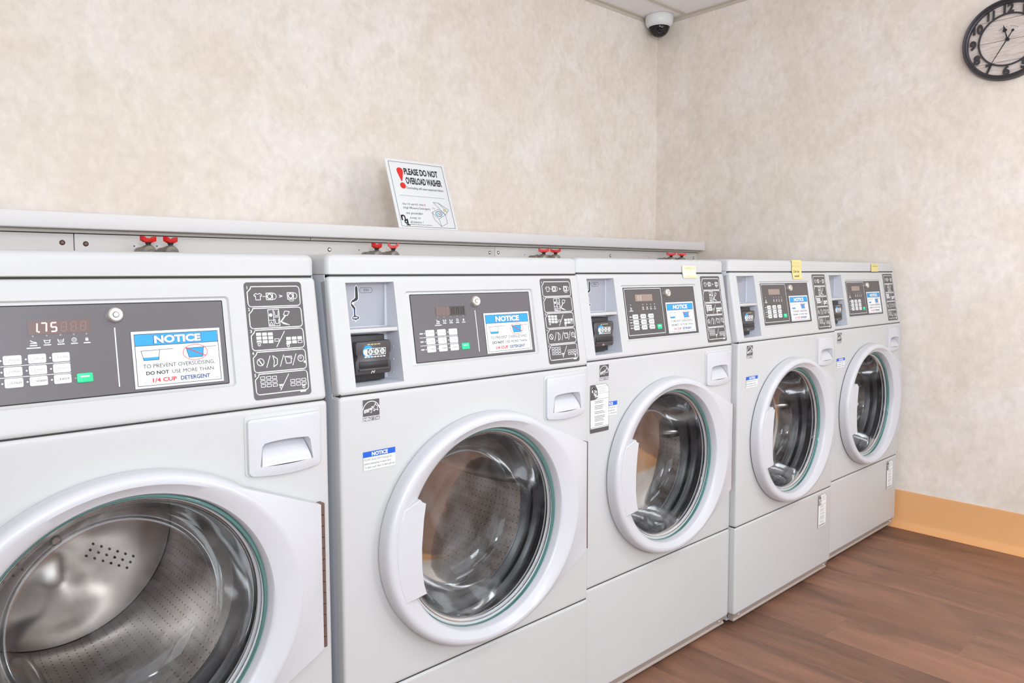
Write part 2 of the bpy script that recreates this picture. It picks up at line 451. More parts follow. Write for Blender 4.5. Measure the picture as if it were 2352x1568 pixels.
class Decal(MB):
    """flat printing on a face: u right, v up, layers stacked a fraction of a millimetre apart"""
    def __init__(s, fr, w0=0.0006, step=0.00022): super().__init__(); s.fr = fr; s.w0 = w0; s.st = step
    def W(s, l): return s.w0+l*s.st
    def poly(s, pts, m, l=0, holes=()): s.fill(pts, holes, s.fr, s.W(l), m)
    def rect(s, x0, x1, z0, z1, m, l=0): s.add([s.fr(x0, z0, s.W(l)), s.fr(x1, z0, s.W(l)), s.fr(x1, z1, s.W(l)), s.fr(x0, z1, s.W(l))], [(0, 1, 2, 3)], m)
    def rr(s, x0, x1, z0, z1, r, m, l=0): s.poly(rrect(x0, x1, z0, z1, r), m, l)
    def rro(s, x0, x1, z0, z1, r, t, m, l=0): s.poly(rrect(x0, x1, z0, z1, r), m, l, [rrect(x0+t, x1-t, z0+t, z1-t, max(r-t, 1e-4))])
    def disc(s, x, z, r, m, l=0, rz=None): s.poly(circ(x, z, r, 24, rz), m, l)
    def ring(s, x, z, r, t, m, l=0, rz=None, n=32):
        s.poly(circ(x, z, r, n, rz), m, l, [circ(x, z, r-t, n, (rz-t) if rz else None)])
    def line(s, pts, t, m, l=0, close=False):
        P = [Vector(p) for p in pts]
        if close: P.append(P[0])
        for a, b in zip(P[:-1], P[1:]):
            d = b-a
            if d.length < 1e-9: continue
            d.normalize(); n = Vector((-d.y, d.x))*t/2; e = d*t*0.35
            q = [a-e+n, a-e-n, b+e-n, b+e+n]
            s.add([s.fr(p.x, p.y, s.W(l)) for p in q], [(0, 1, 2, 3)], m)
    def arc(s, x, z, r, a0, a1, t, m, l=0, n=16, rz=None):
        rz = rz or r
        s.line([(x+r*cos(radians(a0+(a1-a0)*k/n)), z+rz*sin(radians(a0+(a1-a0)*k/n))) for k in range(n+1)], t, m, l)
    def text(s, t, x0, x1, z0, z1, m, l=0, bold=0.0, shear=0.0, rot=0.0):
        vs, fs, asp = text_geo(t, bold, shear)
        cx, cz = (x0+x1)/2, (z0+z1)/2; c, sn = cos(rot), sin(rot)
        pts = []
        for a, b in vs:
            dx, dz = (a-0.5)*(x1-x0), (b-0.5)*(z1-z0)
            pts.append(s.fr(cx+dx*c-dz*sn, cz+dx*sn+dz*c, s.W(l)))
        s.add(pts, fs, m)

def props(o, label=None, cat=None, group=None, kind=None):
    if label: o['label'] = label
    if cat: o['category'] = cat
    if group: o['group'] = group
    if kind: o['kind'] = kind
    return o
def empty(name, loc, label, cat, group=None):
    o = bpy.data.objects.new(name, None); COL.objects.link(o); o.location = loc
    o.empty_display_size = 0.05
    return props(o, label, cat, group)
def copy_tree(o, parent=None, skip=()):
    c = o.copy(); COL.objects.link(c); c.parent = parent
    for ch in list(o.children):
        if ch.name.split('.')[0] in skip: continue
        copy_tree(ch, c, skip)
    return c

# ------------------------------------------------------------------ the room
def struct(name, mb, label=None, cat=None):
    o = mb.build(name); o['kind'] = 'structure'
    if label: o['label'] = label
    if cat: o['category'] = cat
    return o
b = MB(); b.box(WL-0.1, WR+0.1, WF-0.1, WB+0.1, -0.1, 0.0, FLOORM); struct('floor', b, 'brown wood-look vinyl plank floor', 'floor')
b = MB(); b.box(WL-0.1, WR+0.1, WF-0.1, WB+0.1, H, H+0.1, CEILM); struct('ceiling', b, 'pale suspended ceiling above the corner', 'ceiling')
b = MB(); b.box(WL-0.1, WR+0.1, WB, WB+0.1, 0.0, H, WALLPAPER); struct('wall_back', b, 'mottled beige papered wall behind the washers', 'wall')
b = MB(); b.box(WR, WR+0.1, WF, WB, 0.0, H, WALLPAPER); struct('wall_right', b, 'mottled beige papered wall that carries the clock', 'wall')
b = MB(); b.box(WL-0.1, WL, WF, WB, 0.0, H, PAINTED); struct('wall_left', b)
b = MB(); b.box(WL, WR, WF-0.1, WF, 0.0, H, PAINTED); struct('wall_front', b)
# coved tan baseboard along the right wall
b = MB()
prof = [(0.0, 0.163), (-0.004, 0.162), (-0.005, 0.155), (-0.006, 0.032), (-0.010, 0.022), (-0.018, 0.012), (-0.030, 0.0055), (-0.040, 0.0015), (-0.040, 0.0), (0.0, 0.0)]
b.loft([[(WR+p[0], y, p[1]) for p in prof] for y in (WF, WB)], BASETAN, True, True, True)
struct('baseboard_right', b, 'tan coved vinyl baseboard along the right wall', 'baseboard')
# ceiling edge angles and grid bars
b = MB(); b.box(WL, WR, WB-0.024, WB, H-0.006, H, TRIMBEIGE); b.box(WL, WR, WB-0.003, WB, H-0.022, H-0.004, TRIMBEIGE)
struct('trim_1', b, 'thin beige metal angle where ceiling meets back wall', 'trim')
b = MB(); b.box(WR-0.024, WR, WF, WB-0.024, H-0.006, H, TRIMBEIGE); b.box(WR-0.003, WR, WF, WB-0.024, H-0.022, H-0.004, TRIMBEIGE)
struct('trim_2', b, 'thin beige metal angle where ceiling meets right wall', 'trim')
b = MB(); b.box(WL, WR-0.024, 1.150, 1.174, H-0.006, H, TRIMBEIGE); struct('trim_3', b, 'narrow ceiling grid bar close to the back wall', 'trim')

for i, ((lx, ly), sz, pw) in enumerate(LIGHTS):
    t = empty('ceiling_light', (lx, ly, H), ['flat ceiling light panel above the camera', 'flat ceiling light panel nearer the clock wall', 'flat ceiling light panel furthest from the washers'][i], 'light', 'ceiling light panels')
    b = MB(); X, Y = sz[0]/2, sz[1]/2
    b.prism(rrect(-X-0.04, X+0.04, -Y-0.04, Y+0.04, 0.004), lambda u, v, w: (u, v, -w), 0.0, 0.02, CAMWHITE, 0, [rrect(-X, X, -Y, Y, 0.002)])
    b.build('frame', t)
    b = MB(); b.box(-X, X, -Y, Y, -0.012, -0.004, LAMPDIFF); b.build('diffuser', t)

# ------------------------------------------------------------------ shelf and pipe cover behind the washers
b = MB()
b.box(WL, WR-0.001, 1.032, WB, 1.256, 1.300, LAMINATE, 0.0035, 3)
o = b.build('ledge_shelf'); props(o, 'long white laminate ledge shelf running above the pipes behind the washers', 'shelf')
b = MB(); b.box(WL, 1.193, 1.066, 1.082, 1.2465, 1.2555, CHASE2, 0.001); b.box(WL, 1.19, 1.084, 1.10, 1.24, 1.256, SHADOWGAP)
props(b.build('trim_board'), 'narrow pale trim board under the shelf, left length above the first washer', 'trim board', 'trim boards under the shelf')
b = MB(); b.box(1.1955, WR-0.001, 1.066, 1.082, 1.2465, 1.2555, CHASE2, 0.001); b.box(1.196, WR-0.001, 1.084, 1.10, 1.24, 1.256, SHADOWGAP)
props(b.build('trim_board'), 'narrow pale trim board under the shelf, right length reaching the corner', 'trim board', 'trim boards under the shelf')
SEAM = [WL+0.002, -1.0, 0.5018, 2.0240, WR-0.001]
SCR = [[], [(0.4736, 1.2200)], [(0.5299, 1.2179), (1.2708, 1.2175), (1.9956, 1.2199)], [(2.0431, 1.2207), (2.757, 1.2188), (3.455, 1.2175)]]
HOL = [[], [], [(0.6527, 1.2148), (0.7138, 1.2162), (1.3865, 1.2183)], [(2.1918, 1.2141), (3.06, 1.214)]]
PL = ['', 'white pipe cover panel at the far left of the row', 'white pipe cover panel behind the first and second washers', 'white pipe cover panel ending at the room corner']
for i in range(1, 4):
    x0, x1 = SEAM[i]+0.0012, SEAM[i+1]-0.0012
    t = empty('cover_panel', (x0, 1.08, 0.0), PL[i], 'panel', 'pipe cover panels')
    b = MB(); b.box(0, x1-x0, 0.0, 0.016, 0.35, 1.2445, CHASE, 0.001)
    for hx_, hz_ in HOL[i]: b.lathe([(0.0, -0.0004), (0.0022, -0.0004)], (hx_-x0, 0, hz_), 'y', BLACKINK, 10)
    b.build('board', t)
    for sx_, sz_ in SCR[i]:
        b = MB(); c = (sx_-x0, 0, sz_)
        small = i > 1 and sx_ > 1
        b.lathe([(0.0, -0.003), (0.0035, -0.003), (0.0055, -0.0015)], c, 'y', CHROMESATIN if small else SCREWMAT, 16)
        b.lathe([(0.0053, -0.0016), (0.0068, -0.0012), (0.0072, 0.0)], c, 'y', SCREWDK, 16)
        b.build('screw', t)

# shut-off valves
def make_valve(vtype):
    """body pipe comes out of the cover panel (y +0.08) and turns down; origin at the body centre"""
    parts = []
    b = MB()
    b.tube([(0, 0.0795, 0), (0, 0.062, 0)], 0.0165, VALVEGREY, 18)
    b.tube([(0, 0.062, 0), (0, 0.050, 0), (0, 0.046, 0), (0, 0.034, 0), (0, 0.030, 0)], [0.0145, 0.0145, 0.019, 0.019, 0.0155], VALVEGREY, 8)
    b.tube([(0, 0.034, 0), (0, 0.022, 0.0), (0, 0.012, 0.001), (0, -0.002, 0.001), (0, -0.012, 0), (0, -0.018, -0.002)], [0.0145, 0.016, 0.0195, 0.0205, 0.018, 0.011], VALVEGREY, 20)
    b.tube([(0, -0.008, -0.004), (0, -0.020, -0.010), (0, -0.026, -0.022), (0, -0.027, -0.045)], [0.012, 0.0125, 0.0125, 0.0125], VALVEGREY, 16)
    b.tube([(0, -0.027, -0.03), (0, -0.027, -0.05)], 0.016, VALVEGREY, 10)
    parts.append(('valve_body', b))
    b = MB(); b.tube([(0, 0, 0.014), (0, 0, 0.020), (0, 0, 0.0215), (0, 0, 0.028)], [0.0085, 0.0065, 0.0062, 0.0095], STEMDARK, 14)
    parts.append(('stem', b))
    b = MB()
    hh = 0.0135 if vtype != 'vee' else 0.012
    b.box(-0.0095, 0.0095, -0.0052, 0.0052, 0.026, 0.026+hh*0.85, REDPL, 0.0012)
    for sx_ in (-1, 1):
        a = 0.30 if vtype != 'vee' else 0.85
        p0 = Vector((sx_*0.006, 0, 0.028)); out = Vector((sx_*cos(a), 0, sin(a)))
        ln = 0.0095 if vtype != 'vee' else 0.015
        q = [(p0.x, 0.0265), (p0.x+out.x*ln, 0.0285+out.z*ln*0.5), (p0.x+out.x*ln*1.02, 0.041+out.z*ln*0.55), (p0.x+out.x*ln*0.45, 0.0395+out.z*ln*0.15), (p0.x, 0.034)]
        if sx_ < 0: q = q[::-1]
        b.prism(q, lambda u, v, w: (u, w-0.0055, v), 0.0, 0.011, REDPL, 0.0008)
    parts.append(('handle', b))
    b = MB()
    b.tube([(0, -0.027, -0.045), (0, -0.028, -0.12), (0, -0.03, -0.30), (0.004, -0.03, -0.50)], 0.0105, HOSE, 12)
    parts.append(('hose', b))
    return parts
VZ = 1.1955
VX = [(0.6669, 'wing', 26), (0.7262, 'wing', 34), (1.4085, 'wing', 24), (1.4764, 'vee', -25), (2.2276, 'wing', -28), (2.2987, 'wing', -52), (3.135, 'wing', -40), (3.2270, 'wing', -55)]
VL = ['red-handled grey water valve left of a pair, behind the first washer', 'red-handled grey water valve right of a pair, behind the first washer',
      'flat-winged red valve left of a pair, behind the second washer', 'red valve with upturned V wings, behind the second washer',
      'red valve left of an overlapping pair, behind the right end of second washer', 'red valve right of an overlapping pair, behind the right end of second washer',
      'red valve left of the last pair, above the third washer', 'red valve right of the last pair, nearest the corner above the third washer']
protos = {}
for (vx, vt, rz), lab in zip(VX, VL):
    t = empty('shutoff_valve', (vx, 1.0, VZ), lab, 'valve', 'red-handled shutoff valves')
    if vt not in protos:
        protos[vt] = [mbp.build(nm, t) for nm, mbp in make_valve(vt)]
        kids = protos[vt]
    else:
        kids = []
        for p in protos[vt]:
            c = p.copy(); COL.objects.link(c); c.parent = t; kids.append(c)
    for k in kids:
        if k.name.startswith('handle'): k.rotation_euler.z = radians(rz); k.scale = (1.45 if vt == 'wing' else 1.15, 1.3, 1.05)

# ------------------------------------------------------------------ the washers
W = 0.683; D = 0.70
ZL, ZM, ZT, YT = 0.3225, 0.9103, 1.1326, 0.0366
TH = math.atan2(YT, ZT-ZM); PH = math.hypot(YT, ZT-ZM)
st, ct = sin(TH), cos(TH)
def fr_panel(u, v, w=0.0): return (u, v*st-w*ct, ZM+v*ct+w*st)
CX, CZ = 0.345, 0.591
def skin_y(z):   # front skin of control panel at height z
    return (z-ZM)*math.tan(TH)

def plate(b, fr, x0, x1, z0, z1, w0, w1, rad, bev, m, holes=()):
    b.walls(rrect(x0, x1, z0, z1, rad), fr, w0, w1-bev, m)
    rings = []
    for k in range(5):
        a = pi/2*k/4; d = bev*(1-cos(a)); h = bev*sin(a)
        rings.append([fr(p[0], p[1], w1-bev+h) for p in rrect(x0+d, x1-d, z0+d, z1-d, max(rad-d*0.4, 0.001))])
    b.loft(rings, m)
    d = bev
    b.fill(rrect(x0+d, x1-d, z0+d, z1-d, max(rad-d*0.4, 0.001)), list(holes), fr, w1, m)

def label_instructions(parent):
    g = Decal(fr_panel)
    x0, x1, z0, z1 = 0.548, 0.653, 0.0135, 0.2155
    g.rr(x0, x1, z0, z1, 0.006, LABELGREY, 0)
    Wd, Ht = x1-x0, z1-z0
    X = lambda u: x0+u*Wd
    t = 0.0016
    for i in range(5):
        top = z1-Ht*(0.038+0.1865*i); bot = top-Ht*0.172
        Z = lambda v, top=top, bot=bot: top+(bot-top)*v          # v: 0 top .. 1 bottom
        # outline with a notch for the number
        P = rrect(X(0.045), X(0.955), bot, top, 0.006)
        n = 6
        pts = P[:12]+[(X(0.115), top), (X(0.10), top-0.004), (X(0.045), top-0.0095)]+P[18:]
        g.line(pts, t, WHITEINK, 1, True)
        g.text(str(i+1), X(0.045 if i == 0 else 0.035), X(0.055 if i == 0 else 0.065), top-0.0042, top+0.0012, WHITEINK, 1, 0.02)
        cx = lambda u: X(u)
        if i == 0:
            s = 0.0052; c = (X(0.22), Z(0.5))
            shirt = [(-1, -1.1), (-1, .3), (-1.5, .1), (-1.7, .6), (-.7, 1.1), (-.3, .8), (.3, .8), (.7, 1.1), (1.7, .6), (1.5, .1), (1, .3), (1, -1.1)]
            g.line([(c[0]+a*s*0.8, c[1]+b_*s) for a, b_ in shirt], 0.0011, WHITEINK, 1, True)
            g.line([(X(0.30), Z(0.5)), (X(0.38), Z(0.5))], 0.0009, WHITEINK, 1)
            for u in (0.42, 0.79):
                g.rro(X(u)-0.0065, X(u)+0.0062, Z(0.5)-0.0065, Z(0.5)+0.0065, 0.001, 0.0014, WHITEINK, 1)
                g.ring(X(u), Z(0.5), 0.0046, 0.0014, WHITEINK, 1)
                g.arc(X(u)+0.0065, Z(0.5), 0.0055, -80, 80, 0.0012, WHITEINK, 1, 10)
            g.text('>', X(0.585), X(0.645), Z(0.5)-0.0025, Z(0.5)+0.0025, WHITEINK, 1, 0.02)
            g.arc(X(0.80), Z(0.72), 0.0045, 200, 340, 0.0012, WHITEINK, 1, 8, 0.0016)
        elif i == 1:
            g.rro(X(0.36), X(0.56), Z(0.93), Z(0.07), 0.0005, 0.0011, WHITEINK, 1)
            g.line([(X(0.455), Z(0.93)), (X(0.455), Z(0.07))], 0.001, WHITEINK, 1)
            g.line([(X(0.36), Z(0.62)), (X(0.455), Z(0.62))], 0.001, WHITEINK, 1)
            g.line([(X(0.455), Z(0.47)), (X(0.56), Z(0.47))], 0.001, WHITEINK, 1)
            for (u, v) in ((0.508, 0.3), (0.508, 0.70)):
                g.line([(X(u-0.035), Z(v-0.13)), (X(u-0.025), Z(v+0.10)), (X(u+0.025), Z(v+0.10)), (X(u+0.035), Z(v-0.13))], 0.0010, WHITEINK, 1)
            g.disc(X(0.408), Z(0.36), 0.003, WHITEINK, 1)
            g.line([(X(0.38), Z(0.86)), (X(0.408), Z(0.70)), (X(0.435), Z(0.86))], 0.0009, WHITEINK, 1, True)
            g.line([(X(0.63), Z(0.38)), (X(0.66), Z(0.18)), (X(0.74), Z(0.22)), (X(0.70), Z(0.42))], 0.0011, WHITEINK, 1, True)
            g.line([(X(0.66), Z(0.42)), (X(0.58), Z(0.70))], 0.0022, WHITEINK, 1)
            g.line([(X(0.57), Z(0.70)), (X(0.72), Z(0.90)), (X(0.62), Z(0.82))], 0.0015, WHITEINK, 1, True)
        elif i in (2, 4):
            fill = i == 2
            def cell(u, v, full):
                a = (X(u)-0.0043, X(u)+0.0043, Z(v)-0.0026, Z(v)+0.0026)
                if full: g.rr(*a, 0.0006, WHITEINK, 1)
                else: g.rro(*a, 0.0006, 0.0009, WHITEINK, 1)
            for r in range(3):
                for c in range(3): cell(0.17+0.10*c, 0.20+0.19*r+0.01*c, fill)
            if fill: cell(0.475, 0.54, False)
            for r in range(2):
                for c in range(3): cell(0.68+0.10*c, (0.50 if fill else 0.48)+0.19*r, fill and not (r == 1 and c == 2))
            for (u, v) in (((0.165, 0.72), (0.665, 0.86)) if fill else ((0.47, 0.72), (0.87, 0.84))):
                g.line([(X(u)-0.003, Z(v)+0.0035), (X(u)+0.003, Z(v)+0.0035)], 0.002, WHITEINK, 1)
                g.ring(X(u), Z(v), 0.0026, 0.0011, WHITEINK, 1)
            g.line([(X(0.46), Z(0.88)), (X(0.62), Z(0.12))], 0.0012, WHITEINK, 1)
        else:
            g.ring(X(0.16), Z(0.5), 0.0066, 0.0012, WHITEINK, 1)
            g.line([(X(0.13), Z(0.36)), (X(0.19), Z(0.66))], 0.0018, WHITEINK, 1)
            for u in (0.285, 0.52, 0.74): g.line([(X(u-0.03), Z(0.78)), (X(u+0.045), Z(0.22))], 0.0012, WHITEINK, 1)
            g.line([(X(0.375), Z(0.22)), (X(0.395), Z(0.5)), (X(0.375), Z(0.78)), (X(0.44), Z(0.66)), (X(0.45), Z(0.40))], 0.0013, WHITEINK, 1, True)
            g.line([(X(0.585), Z(0.32)), (X(0.70), Z(0.32)), (X(0.685), Z(0.66)), (X(0.60), Z(0.66))], 0.0013, WHITEINK, 1, True)
            g.line([(X(0.57), Z(0.30)), (X(0.715), Z(0.44))], 0.0008, WHITEINK, 1)
            g.ring(X(0.865), Z(0.46), 0.0062, 0.0012, WHITEINK, 1); g.disc(X(0.86), Z(0.42), 0.0030, GREYINK, 1); g.disc(X(0.93), Z(0.66), 0.0022, WHITEINK, 1)
    g.rect(X(0.80), X(0.90), z0+Ht*0.028, z0+Ht*0.040, WHITEINK, 1)
    return g.build('instruction_label', parent)

def label_notice(parent, dx=0.0, smaller=False):
    g = Decal(fr_panel, w0=-0.0006)
    x0, x1, z0, z1 = 0.3655+dx, 0.5005+dx*0.9, 0.0525, 0.1405
    Wd, Ht = x1-x0, z1-z0
    X = lambda u: x0+u*Wd
    Z = lambda v: z0+v*Ht
    g.rect(x0, x1, z0, z1, PAPER, 0)
    g.line([(X(0.03), Z(0.04)), (X(0.97), Z(0.04)), (X(0.97), Z(0.95)), (X(0.03), Z(0.95))], 0.0008, BLACKINK, 2, True)
    g.rect(X(0.035), X(0.965), Z(0.745), Z(0.945), BLUEINK, 1)
    g.line([(X(0.03), Z(0.745)), (X(0.97), Z(0.745))], 0.0008, BLACKINK, 2)
    g.text('NOTICE', X(0.232), X(0.775), Z(0.768), Z(0.922), NAVYINK, 2, 0.065)
    g.text('NOTICE', X(0.24), X(0.767), Z(0.775), Z(0.915), WHITEINK, 3, 0.045)
    for u, full in ((0.19, 0), (0.69, 1)):
        a = [(X(u-0.10), Z(0.655)), (X(u-0.075), Z(0.485)), (X(u+0.085), Z(0.485)), (X(u+0.10), Z(0.655))]
        f = 1.0 if full else 0.30
        e0 = (a[1][0]+(a[0][0]-a[1][0])*f, a[1][1]+(a[0][1]-a[1][1])*f); e1 = (a[2][0]+(a[3][0]-a[2][0])*f, e0[1])
        g.poly([a[1], a[2], e1, e0], BLUEINK, 1)
        g.line(a, 0.0007, BLACKINK, 2)
        g.line([a[0], (X(u+0.25), Z(0.665))], 0.0007, BLACKINK, 2)
    g.ring(X(0.69), Z(0.575), 0.0195, 0.0008, REDINK, 3, 0.0128)
    g.line([(X(0.58), Z(0.67)), (X(0.81), Z(0.50))], 0.0012, REDINK, 3)
    g.text('TO PREVENT OVERSUDSING,', X(0.10), X(0.91), Z(0.335), Z(0.415), BLACKINK, 1)
    g.text('DO NOT', X(0.125), X(0.375), Z(0.225), Z(0.29), BLACKINK, 1, 0.03)
    g.text('USE MORE THAN', X(0.41), X(0.89), Z(0.225), Z(0.29), BLACKINK, 1)
    g.text('1/4 CUP', X(0.19), X(0.455), Z(0.09), Z(0.165), REDINK, 1, 0.03)
    g.text('DETERGENT', X(0.50), X(0.84), Z(0.09), Z(0.165), NAVYINK, 1, 0.028)
    g.rect(X(0.90), X(0.955), Z(0.075), Z(0.083), GREYINK, 1)
    return g.build('oversudsing_notice', parent)

SEG = {'a': ((0, 2), (1, 2)), 'b': ((1, 2), (1, 1)), 'c': ((1, 1), (1, 0)), 'd': ((0, 0), (1, 0)), 'e': ((0, 1), (0, 0)), 'f': ((0, 2), (0, 1)), 'g': ((0, 1), (1, 1))}
DG = {'1': 'bc', '7': 'abc', '5': 'afgcd', '8': 'abcdefg', 'E': 'adefg'}
def digit(g, ch, x, z, w_, h, t, m, l):
    for s in DG[ch]:
        (a, b_), (c, d) = SEG[s]
        p = Vector((x+a*w_+b_*0.0004, z+b_*h/2)); q = Vector((x+c*w_+d*0.0004, z+d*h/2))
        dd = (q-p)*0.14; g.line([p+dd, q-dd], t, m, l)

def fill_display(parent, kind, digits=True):
    """kind: 'lit', 'dark' (first two washers) or 'tan' (bordered keypad)"""
    g = Decal(fr_panel, w0=-0.0018)
    g.rect(0.180, 0.5085, 0.0485, 0.1845, PANELGREY if kind in ('lit', 'dark') else LABELGREY, 0)
    tan = kind == 'tan'
    if tan:
        g.rro(0.1815, 0.346, 0.0555, 0.183, 0.003, 0.0014, WHITEINK, 1)
    else:
        g.line([(0.3440, 0.148), (0.3440, 0.0595)], 0.0016, WHITEINK, 1)
    o = g.build('display_panel', parent)
    # readout window
    g = Decal(fr_panel, w0=-0.0014)
    wx0, wx1, wz0, wz1 = (0.2265, 0.303, 0.1475, 0.1665) if tan else ((0.2325, 0.312, 0.1435, 0.1635) if kind == 'lit' else (0.2395, 0.3165, 0.1395, 0.1590))
    g.rect(wx0, wx1, wz0, wz1, {'lit': WINRED, 'dark': WINDARK, 'tan': WINTAN}[kind], 0)
    h = 0.0125; z = (wz0+wz1)/2-h/2
    if kind == 'lit':
        x = wx0+0.0055
        for i, ch in enumerate('175'):
            digit(g, ch, wx0+0.0035+0.0125*i+(0.0 if i else 0.001), z, 0.0065, h, 0.0019, SEGON, 2)
        g.disc(wx0+0.0132, z, 0.0012, SEGON, 2)
        for i in (3, 4, 5): digit(g, '8', wx0+0.0035+0.0125*i, z, 0.0065, h, 0.0011, SEGOFF, 1)
    elif kind == 'dark':
        g.rect(wx0, wx0+0.035, wz0, wz1, WINRED, 1)
        for i in range(6): digit(g, '8', wx0+0.0035+0.0125*i, z, 0.0065, h, 0.0010, SEGOFF if i < 3 else SEGOFF2, 2)
    else:
        for i in range(2 if digits else 0): digit(g, '8', wx0+0.010+0.0105*i, z, 0.005, h, 0.0009, NOTEPALE, 2)
    o2 = g.build('readout_window', o)
    # status lights with icons
    g = Decal(fr_panel, w0=-0.0014)
    xs = [0.203, 0.256, 0.274, 0.291, 0.309] if tan else ([0.238, 0.255, 0.272, 0.289, 0.3055])
    dz = -0.003 if tan else (0.0 if kind == 'lit' else -0.004)
    if kind == 'dark': xs = [x+0.004 for x in xs]
    for i, x in enumerate(xs):
        g.disc(x, 0.1415+dz, 0.0013, GREYINK if kind != 'tan' else WHITEINK, 1)
        zc = 0.1335+dz; s = 0.0034 if not tan else 0.0027
        if i == 0: g.line([(x-s, zc+s*0.6), (x-s*0.3, zc), (x+s, zc-s*0.3)], 0.0012, WHITEINK, 1); g.line([(x-s, zc-s*0.6), (x+s*1.2, zc-s*0.7)], 0.0012, WHITEINK, 1)
        elif i in (1, 2):
            g.line([(x-s*1.1, zc+s*0.6), (x-s*0.8, zc-s*0.7), (x+s*0.8, zc-s*0.7), (x+s*1.1, zc+s*0.6)], 0.0010, WHITEINK, 1)
            if i == 2: g.rect(x-s*0.8, x+s*0.8, zc-s*0.3, zc+s*0.4, GREYINK, 1)
            else: g.line([(x-s*0.8, zc+s*0.3), (x+s*0.8, zc+s*0.3)], 0.0008, WHITEINK, 1)
        elif i == 3: g.disc(x, zc, s*0.9, GREYINK, 1); g.ring(x, zc, s, 0.0007, WHITEINK, 1)
        else: g.rect(x-s*0.55, x+s*0.55, zc-s*0.7, zc+s*0.3, WHITEINK, 1); g.arc(x, zc+s*0.3, s*0.4, 0, 180, 0.0008, WHITEINK, 1, 6)
        g.rect(x-0.0045, x+0.0045, 0.1275+dz, 0.1290+dz, WHITEINK, 1)
        if i == 0: g.rect(x-0.0085, x+0.0085, 0.1240+dz, 0.1256+dz, WHITEINK, 1)
    # lines between the key rows
    kx = [0.2175, 0.252, 0.2865] if tan else ([0.2115, 0.2410, 0.2705] if kind == 'lit' else [0.2185, 0.2480, 0.2778])
    kz = [0.106, 0.0905, 0.0755] if tan else ([0.1095, 0.0935, 0.0778] if kind == 'lit' else [0.1055, 0.0890, 0.0730])
    kw, kh = (0.0115, 0.0060) if tan else (0.0110, 0.0066)
    for r in range(2):
        zz = (kz[r]+kz[r+1])/2
        g.line([(kx[0]-0.026, zz), (kx[2]+kw, zz)], 0.0009, WHITEINK, 1)
    for r in range(3):
        g.rect(kx[0]-0.0255, kx[0]-0.0175, kz[r]-0.0012, kz[r]+0.0012, WHITEINK, 1)
        for c in range(3): g.disc(kx[c]-kw-0.0025, kz[r], 0.0012, WHITEINK, 1)
    g.disc(kx[2]+0.0165, kz[2]-0.0005, 0.0012, GREYINK, 1)
    g.build('status_icons', o)
    words = [['REGULAR', 'DELUXE', 'ULTRA'], ['NORMAL', 'SYNTHETIC', 'DELICATE'], ['COLD', 'WARM', 'HOT']]
    for r in range(3):
        for c in range(3):
            k = Decal(fr_panel, w0=-0.0002)
            x, zc = kx[c], kz[r]
            k.prism(rrect(x-kw, x+kw, zc-kh, zc+kh, 0.002, 3), fr_panel, -0.0016, -0.0004, KEYWHITE, 0.0004)
            if not tan:
                k.text(words[r][c], x-kw*0.30, x+kw*0.82, zc-0.0014, zc+0.0014, GREYINK if r < 2 else BLACKINK, 0)
                k.line([(x-kw*0.75, zc+kh*0.35), (x-kw*0.7, zc-kh*0.35), (x-kw*0.42, zc-kh*0.35), (x-kw*0.38, zc+kh*0.35)], 0.0004, GREYINK, 0)
            else:
                k.rect(x-kw*0.6, x-kw*0.35, zc-kh*0.4, zc+kh*0.4, GREYINK, 0)
                k.rect(x-kw*0.2, x+kw*0.7, zc-0.0012, zc+0.0012, GREYINK, 0)
            k.build('key', o)
    k = Decal(fr_panel, w0=-0.0002)
    gx, gz = (0.3205, 0.0745) if tan else ((0.2990, 0.0770) if kind == 'lit' else (0.3075, 0.0735))
    k.prism(rrect(gx-0.0105, gx+0.0105, gz-0.0068, gz+0.0068, 0.002, 3), fr_panel, -0.0016, -0.0004, GREENKEY, 0.0004)
    k.rect(gx-0.006, gx+0.006, gz+0.001, gz+0.0030, WHITEINK, 0)
    k.build('start_key', o)['label'] = 'green start key'
    # key lock
    b = MB(); lx, lz = (0.371, 0.168) if tan else (0.3455, 0.1675)
    def ring_(r, w): return [fr_panel(lx+r*cos(2*pi*k/28), lz+r*sin(2*pi*k/28), w) for k in range(28)]
    b.loft([ring_(r, w) for r, w in ((0.0112, -0.0018), (0.0112, 0.004), (0.0105, 0.0062), (0.0088, 0.0075), (0.0060, 0.0075), (0.0058, 0.0060), (0.0046, 0.0060))], CHROMESATIN)
    b.loft([ring_(r, w) for r, w in ((0.0046, 0.0060), (0.0044, 0.0055), (0.0036, 0.0055))], SHADOWGAP)
    b.loft([ring_(r, w) for r, w in ((0.0036, 0.0055), (0.0036, 0.0070), (0.0001, 0.0070))], CHROMESATIN)
    b.build('key_lock', o)['label'] = 'round chrome key lock'
    return o

